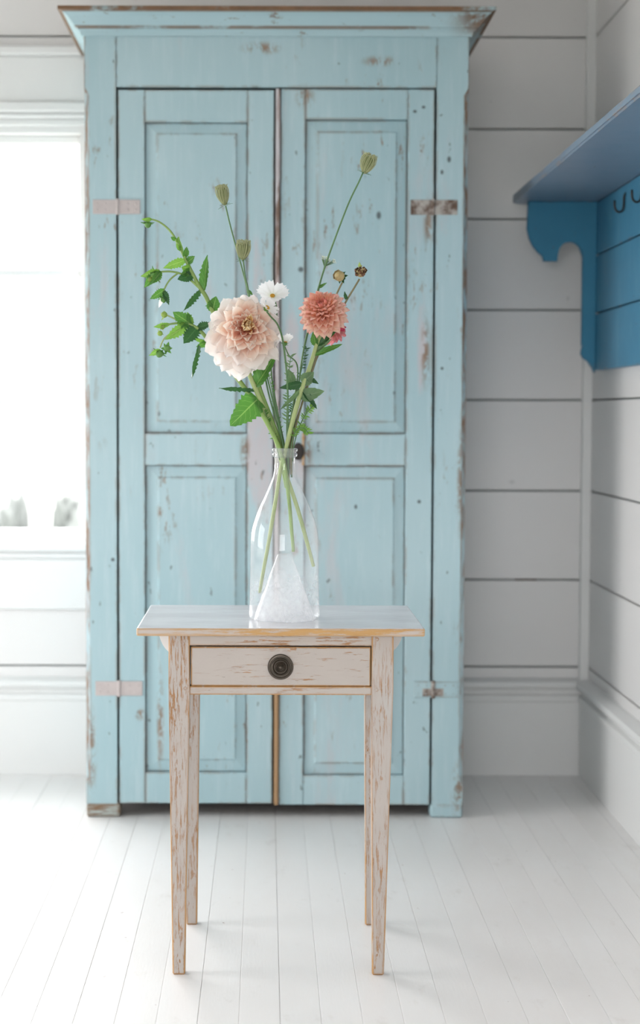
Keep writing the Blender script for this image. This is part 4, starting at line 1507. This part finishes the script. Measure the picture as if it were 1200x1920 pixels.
# ---- wild carrot seed heads
def seed_head(parent, px, py, wpx, hpx, dirv, dy, seed, closed=.6):
    rnd = random.Random(seed)
    n, u, v = frame(Vector(dirv))
    base = F(px, py, dy) - n * hpx * PM * .5
    Wd, Hh = wpx * PM * .5, hpx * PM
    bm = bmesh.new()
    add_lathe(bm, [(0, 0), (Wd * .35, Hh * .06), (Wd * .66, Hh * .25), (Wd * .84, Hh * .5), (Wd * .84, Hh * .72), (Wd * .62, Hh * .86), (Wd * .2, Hh * .84), (0, Hh * .80)], lambda a, b, h: base + u * a + v * b + n * h, 14)
    hd = finish('seed_head', bm, M['seed'], parent, True)
    bm = bmesh.new()
    for i in range(54):
        a = 2 * PI * i / 27 + rnd.uniform(-.1, .1)
        rr = 1 if i < 27 else .72
        pts = []
        top = rnd.uniform(.85, 1.04)
        for t in (0, .2, .45, .7, .9, 1.0):
            rad = Wd * rr * (math.sin(PI * min(.5 + .0, .08 + t * .62)) if t < .7 else 1 - (t - .7) / .3 * closed * .55)
            rad = Wd * rr * [.12, .55, .88, 1.0, .88, 1 - closed * .6][(0, .2, .45, .7, .9, 1.0).index(t)]
            aa = a + t * .25
            pts.append((base + u * math.cos(aa) * rad + v * math.sin(aa) * rad + n * Hh * t * top, (.55 if t < .8 else .75) * PM))
        add_tube(bm, pts, 4, 2)
    rays = finish('umbel_rays', bm, M['seed_tip'], hd, True)
    rays['kind'] = 'stuff'
    # bristles on the rim
    bm = bmesh.new()
    for i in range(120):
        a = rnd.uniform(0, 2 * PI)
        r = Wd * math.sqrt(rnd.uniform(.02, .9))
        p = base + u * math.cos(a) * r + v * math.sin(a) * r + n * Hh * rnd.uniform(.78, .95)
        d = (n + (u * math.cos(a) + v * math.sin(a)) * rnd.uniform(-.4, .9) + Vector((rnd.uniform(-.4, .4), rnd.uniform(-.4, .4), 0))).normalized()
        add_tube(bm, [(p, .5 * PM), (p + d * Hh * rnd.uniform(.05, .13), .25 * PM)], 3, 1)
    b = finish('bristles', bm, M['seed_tip'], hd)
    b['kind'] = 'stuff'
    # bracts under the head
    me = leaf_mesh('bract', M['leaf_sage'], .12, .2, -.1, .1)
    for i in range(6):
        o = petal_at(me, hd, base, n, u, v, i * PI / 3 + .3, 1.9 - rnd.random() * .7, Hh * .4)
        o.name = 'bract'
    return hd


WC = [('oval wild carrot seed head on the thin stem nearest the arching dahlia sprig', 418, 366, 25, 38, (-.22, -.1, 1), .034,
       [(423, 386, .034, 1.4), (431, 420, .034, 1.4), (443, 465, .034, 1.4), (455, 508, .034, 1.4), (464, 545, .034, 1.5), (484, 640, .032, 1.6), (503, 735, .016, 1.6), (523, 810, .008, 1.6), (530, 840, .004, 1.5), (533, 890, .002, 1.4)], .9),
      ('squat flat-topped wild carrot seed head just above the cream dahlia', 456, 469, 28, 37, (.05, -.15, 1), -.002,
       [(456, 487, -.002, 1.3), (460, 520, .008, 1.3), (467, 550, .016, 1.4), (488, 650, .020, 1.5), (510, 745, .012, 1.6), (526, 810, .004, 1.6), (532, 842, -.002, 1.5), (534, 885, -.002, 1.4)], .15),
      ('round wild carrot seed head on the tallest, leaning stem of the bouquet', 689, 307, 30, 38, (.35, -.15, 1), 0,
       [(681, 323, 0, 1.4), (672, 343, 0, 1.5), (655, 378, 0, 1.5), (632, 437, .004, 1.6), (612, 492, .010, 1.7), (597, 540, .020, 1.7), (584, 590, .024, 1.7), (575, 628, .020, 1.7), (565, 680, .014, 1.7), (556, 750, .010, 1.7), (547, 820, .006, 1.6), (544, 850, .004, 1.5), (543, 895, .004, 1.4)], .8)]
for i, (lab, px, py, wp, hp_, dv, dy, st_, cl_) in enumerate(WC):
    W_ = new_plant('wild_carrot', lab, 'seed head', 'wild carrot seed heads in the bottle')
    seed_head(W_, px, py, wp, hp_, dv, dy, 40 + i, cl_)
    stem(W_, st_, M['stem_thin'])
    if i == 2:
        leaf(W_, (597, 541), (613, 530), 5, M['leaf'], .2, .3, 0, .05, .02, .015, 50)
    if i == 0:
        leaf(W_, (463, 545), (474, 553), 6, M['leaf'], .2, .3, 0, .05, .014, .012, 51)

# small pale lace umbel
LU = new_plant('lace_flower', 'tiny pale lace umbel hanging on a hair-thin stem', 'flower')
stem(LU, [(608, 500, .040, .8), (600, 535, .040, .9), (588, 585, .038, .9), (578, 625, .032, 1), (568, 670, .018, 1), (556, 760, .012, 1.1), (546, 830, .010, 1.1), (543, 880, .008, 1.1)], M['stem_thin'])
bm = bmesh.new()
bm2 = bmesh.new()
rnd = random.Random(4)
for i in range(46):
    t = rnd.uniform(-1, 1)
    px, py = 616 + t * 12.5 + rnd.uniform(-1.5, 1.5), 486.5 + t * 4 + rnd.uniform(-3.5, 2.5)
    p = F(px, py, .040 + rnd.uniform(-.010, .010))
    add_tube(bm2, [(F(608, 500, .040), .35 * PM), (p, .3 * PM)], 3, 1)
    for k in range(4):
        d = Vector((rnd.uniform(-1, 1), rnd.uniform(-1, 1), rnd.uniform(-1, 1))).normalized()
        s = d.orthogonal().normalized()
        e = 2.0 * PM
        vs = [bm.verts.new(p), bm.verts.new(p + d * e * .6 + s * e * .35), bm.verts.new(p + d * e), bm.verts.new(p + d * e * .6 - s * e * .35)]
        bm.faces.new(vs)
lu = finish('umbel_rays', bm2, M['stem_thin'], LU)
fl_ = finish('florets', bm, M['white_petal'], LU)
fl_['kind'] = 'stuff'

# ---- dry buds
DB = new_plant('dry_bud', 'round beige dry bud facing sideways above the salmon dahlia', 'seed head')
bud(DB, 637, 518, .004, 10, (-.72, -.62, .3), M['bud_beige'], M['bud_brown'], 0, 1)
c = F(637, 518, .004)
n, u, v = frame(Vector((-.72, -.62, .3)))
hd = head_core('calyx', DB, c - n * 8 * PM, n, 6 * PM, M['leaf_dark'])
me = petal_mesh('sepal', M['leaf_dark'], .5, .4, -.2, 'point', 5, 2)
for i in range(9):
    petal_at(me, hd, c - n * 7 * PM, n, u, v, i * 2 * PI / 9, 1.3 + .3 * (i % 2), 13 * PM).name = 'sepal'
me = petal_mesh('scale', M['bud_beige'], .9, .5, .35, 'round', 5, 3)
for i in range(7):
    petal_at(me, hd, c - n * 6 * PM + (u * math.cos(i * .9) + v * math.sin(i * .9)) * 4 * PM, n, u, v, i * .9, .75, 15 * PM).name = 'scale'
stem(DB, [(644, 526, .010, 1.7), (636, 541, .012, 1.8), (622, 572, .028, 1.9), (608, 615, .030, 2), (594, 660, .020, 2.1), (576, 720, .012, 2.2), (556, 785, .008, 2.2), (545, 838, .002, 2.1), (542, 890, 0, 2)], M['stem_brown'])

DB2 = new_plant('dry_bud', 'ragged brown dry bud rising beside the round beige bud', 'seed head')
c = F(676, 512, 0)
n, u, v = frame(Vector((.1, -.85, .45)))
hd = head_core('bud', DB2, c, n, 9 * PM, M['bud_beige'], .6)
rnd = random.Random(12)
me1 = petal_mesh('withered_petal', M['bud_brown'], .8, .8, .3, 'round', 5, 3, 1.5)
me2 = petal_mesh('withered_petal', M['bud_beige'], .8, .8, .3, 'round', 5, 3, 1.5)
for i in range(22):
    phi = i * 2.4
    petal_at(me1 if i % 3 else me2, hd, c + (u * math.cos(phi) + v * math.sin(phi)) * 6 * PM - n * 5 * PM, n, u, v, phi, rnd.uniform(.15, .9), rnd.uniform(12, 17) * PM, 1, rnd.uniform(-.5, .5)).name = 'withered_petal'
leaf(DB2, (675, 504), (674, 491), 5, M['leaf_yellow'], .2, .4, .05, 0, -.002, -.004, 60, False, 'withered_petal')
leaf(DB2, (673, 506), (679, 497), 5, M['bud_beige'], .2, .4, .05, 0, -.002, -.004, 61, False, 'withered_petal')
stem(DB2, [(674, 523, .004, 1.8), (664, 540, .006, 1.8), (650, 563, .012, 1.9), (634, 592, .034, 2), (612, 632, .036, 2.1), (594, 668, .026, 2.2), (572, 735, .016, 2.3), (554, 795, .012, 2.3), (546, 840, .008, 2.2), (545, 885, .006, 2)], M['stem_brown'])
leaf(DB2, (650, 562), (646, 546), 6, M['leaf_dark'], .3, .4, 0, 0, .012, .008, 62)
leaf(DB2, (646, 580), (652, 577), 4, M['stem_brown'], .3, .4, 0, 0, .014, .010, 63)

# ---- white cosmos
wp_ = [petal_mesh('white_petal', M['white_petal'], w, .12, c, 'notch', 6, 6, .4, p) for w, c, p in ((.62, .06, 0), (.70, .0, 1), (.56, .12, 2))]


def cosmos(lab, px, py, dy, n, rpx, theta, st_, npet, seed, eye=True):
    P_ = new_plant('white_cosmos', lab, 'flower', 'white cosmos in the bottle')
    rnd = random.Random(seed)
    c = F(px, py, dy)
    n, u, v = frame(Vector(n))
    bm = bmesh.new()
    r = 4.8 * PM
    add_lathe(bm, [(0, -r * .2), (r * .8, -r * .15), (r, r * .3), (r * .85, r * .8), (r * .4, r * 1.05), (0, r * 1.1)], lambda a, b, h: c + u * a + v * b + n * h, 14)
    ey = finish('eye', bm, M['daisy_eye'], P_, True)
    bm = bmesh.new()
    add_lathe(bm, [(0, -r * 1.3), (r * .5, -r * 1.2), (r * .95, -r * .6), (r * 1.0, -r * .1), (0, -r * .05)], lambda a, b, h: c + u * a + v * b + n * h, 12)
    cal = finish('calyx', bm, M['bud_green'], P_, True)
    sm = petal_mesh('sepal', M['leaf'], .3, .4, 0, 'point', 4, 2)
    for i in range(8):
        petal_at(sm, cal, c - n * r * .7, n, u, v, i * PI / 4, 1.25 + .25 * (i % 2), 8 * PM).name = 'sepal'
    for i in range(npet):
        phi = 2 * PI * i / npet + rnd.uniform(-.12, .12)
        petal_at(rnd.choice(wp_), P_, c + (u * math.cos(phi) + v * math.sin(phi)) * r * .7, n, u, v, phi, theta + rnd.uniform(-.15, .15), rpx * PM * rnd.uniform(.9, 1.08), .95, rnd.uniform(-.2, .2))
    stem(P_, st_, M['stem_thin'])
    return P_


cosmos('white cosmos with a yellow eye turned up above the cream dahlia', 511, 556, .030, (-.10, -.62, .72), 29, 1.2,
       [(515, 563, .034, 1.2), (519, 578, .036, 1.3), (518, 602, .036, 1.3), (512, 650, .034, 1.4), (508, 700, .018, 1.4), (519, 775, .010, 1.5), (530, 838, .006, 1.5), (534, 880, .004, 1.4)], 9, 1)
cosmos('white cosmos half hidden behind the cream dahlia', 500, 578, -.105, (.55, -.45, .55), 19, 1.1,
       [(500, 584, -.102, 1.4), (508, 594, -.098, 1.5), (520, 607, -.086, 1.6), (529, 632, -.060, 1.7), (534, 668, -.030, 1.8), (538, 715, -.002, 1.8), (538, 775, -.002, 1.8), (535, 838, -.004, 1.7), (535, 890, -.004, 1.5)], 9, 2)
cosmos('white cosmos seen from behind right beside the cream dahlia', 534, 643, .034, (.1, .35, .85), 17, .9,
       [(534, 650, .034, 1.2), (542, 667, .028, 1.3), (556, 680, .006, 1.4), (559, 705, .008, 1.5), (552, 755, .006, 1.5), (543, 810, .004, 1.5), (540, 842, .002, 1.5), (539, 885, .002, 1.4)], 9, 3)

# ---- feathery greenery
def fern(lab, st_, side, seed, mat, lenpx=9):
    P_ = new_plant('feathery_sprig', lab, 'foliage', 'feathery sprigs in the bottle')
    rnd = random.Random(seed)
    stem(P_, st_, M['stem_thin'])
    LATER.append(lambda: leaflets(P_, len(st_) * 8, rnd, mat, lenpx))


def leaflets(P_, count, rnd, mat, lenpx):
    pix = SHAFT[P_.as_pointer()]
    path = [(F(*pix[int(i * (len(pix) - 1) / count)]), 0) for i in range(count + 1)]
    me = leaf_mesh('leaflet', mat, .26, .3, -.1, .05)
    n_ = int(len(path) * .62)
    for i in range(1, n_):
        p = path[i][0]
        t = (path[i + 1][0] - path[i - 1][0]).normalized()
        for s in (-1, 1):
            if rnd.random() < .25: continue
            for trial in range(14):
                d = (t * -.5 + t.cross(Vector((0, -1, 0))) * s + Vector((0, rnd.uniform(-.8, .5), rnd.uniform(-.3, .3))) * (1 + trial * .12)).normalized()
                L = lenpx * PM * rnd.uniform(.5, 1.1) * (1 - trial * .03)
                if clear(P_, p, p + d * L): break
            else:
                continue
            zz = (Vector((0, -1, .3)) - d * d.dot(Vector((0, -1, .3)))).normalized()
            xx = d.cross(zz)
            b_ = p - org(P_)
            o = bpy.data.objects.new('leaflet', me)
            link(o, P_)
            o.matrix_local = Matrix(((xx.x * L, d.x * L, zz.x * L, b_.x), (xx.y * L, d.y * L, zz.y * L, b_.y), (xx.z * L, d.z * L, zz.z * L, b_.z), (0, 0, 0, 1)))


fern('bright feathery sprig spilling low beside the bottle mouth', [(579, 813, -.016, .7), (570, 803, -.016, .9), (558, 804, -.014, 1), (550, 818, -.010, 1.1), (546, 836, -.008, 1.1), (544, 858, -.006, 1.1)], 1, 1, M['leaf_bright'], 11)
fern('feathery sprig standing under the sage-green leaves', [(590, 758, -.004, .7), (580, 768, -.004, .9), (568, 784, -.004, 1), (556, 810, -.002, 1.1), (548, 838, 0, 1.1), (544, 865, 0, 1.1)], 1, 2, M['leaf_bright'], 10)
fern('fine dark feathery sprig between salmon dahlia stem and white cosmos', [(575, 652, .016, .6), (566, 690, .016, .8), (556, 740, .014, .9), (548, 795, .012, 1), (542, 840, .010, 1), (541, 870, .008, 1)], 1, 3, M['leaf_dark'], 12)
fern('thin feathery sprig crossing the bare stems above the bottle mouth', [(503, 700, .012, .6), (511, 735, .012, .8), (518, 775, .010, .9), (526, 812, .008, 1), (530, 842, .010, 1), (532, 872, .008, 1)], 1, 4, M['leaf'], 8)
fern('feathery sprig with thread leaves below the small white cosmos', [(545, 668, .010, .6), (541, 705, .010, .8), (538, 750, .010, .9), (536, 800, .008, 1), (536, 842, .008, 1), (537, 872, .008, 1)], 1, 5, M['leaf_sage'], 12)
fern('short feathery sprig leaning over the bottle lip beside the thick dahlia stems', [(496, 770, .0, .6), (503, 790, .0, .8), (512, 812, -.002, .9), (520, 838, -.004, 1), (525, 862, -.004, 1)], 1, 6, M['leaf'], 9)

settle_stems()
for job in LATER: job()
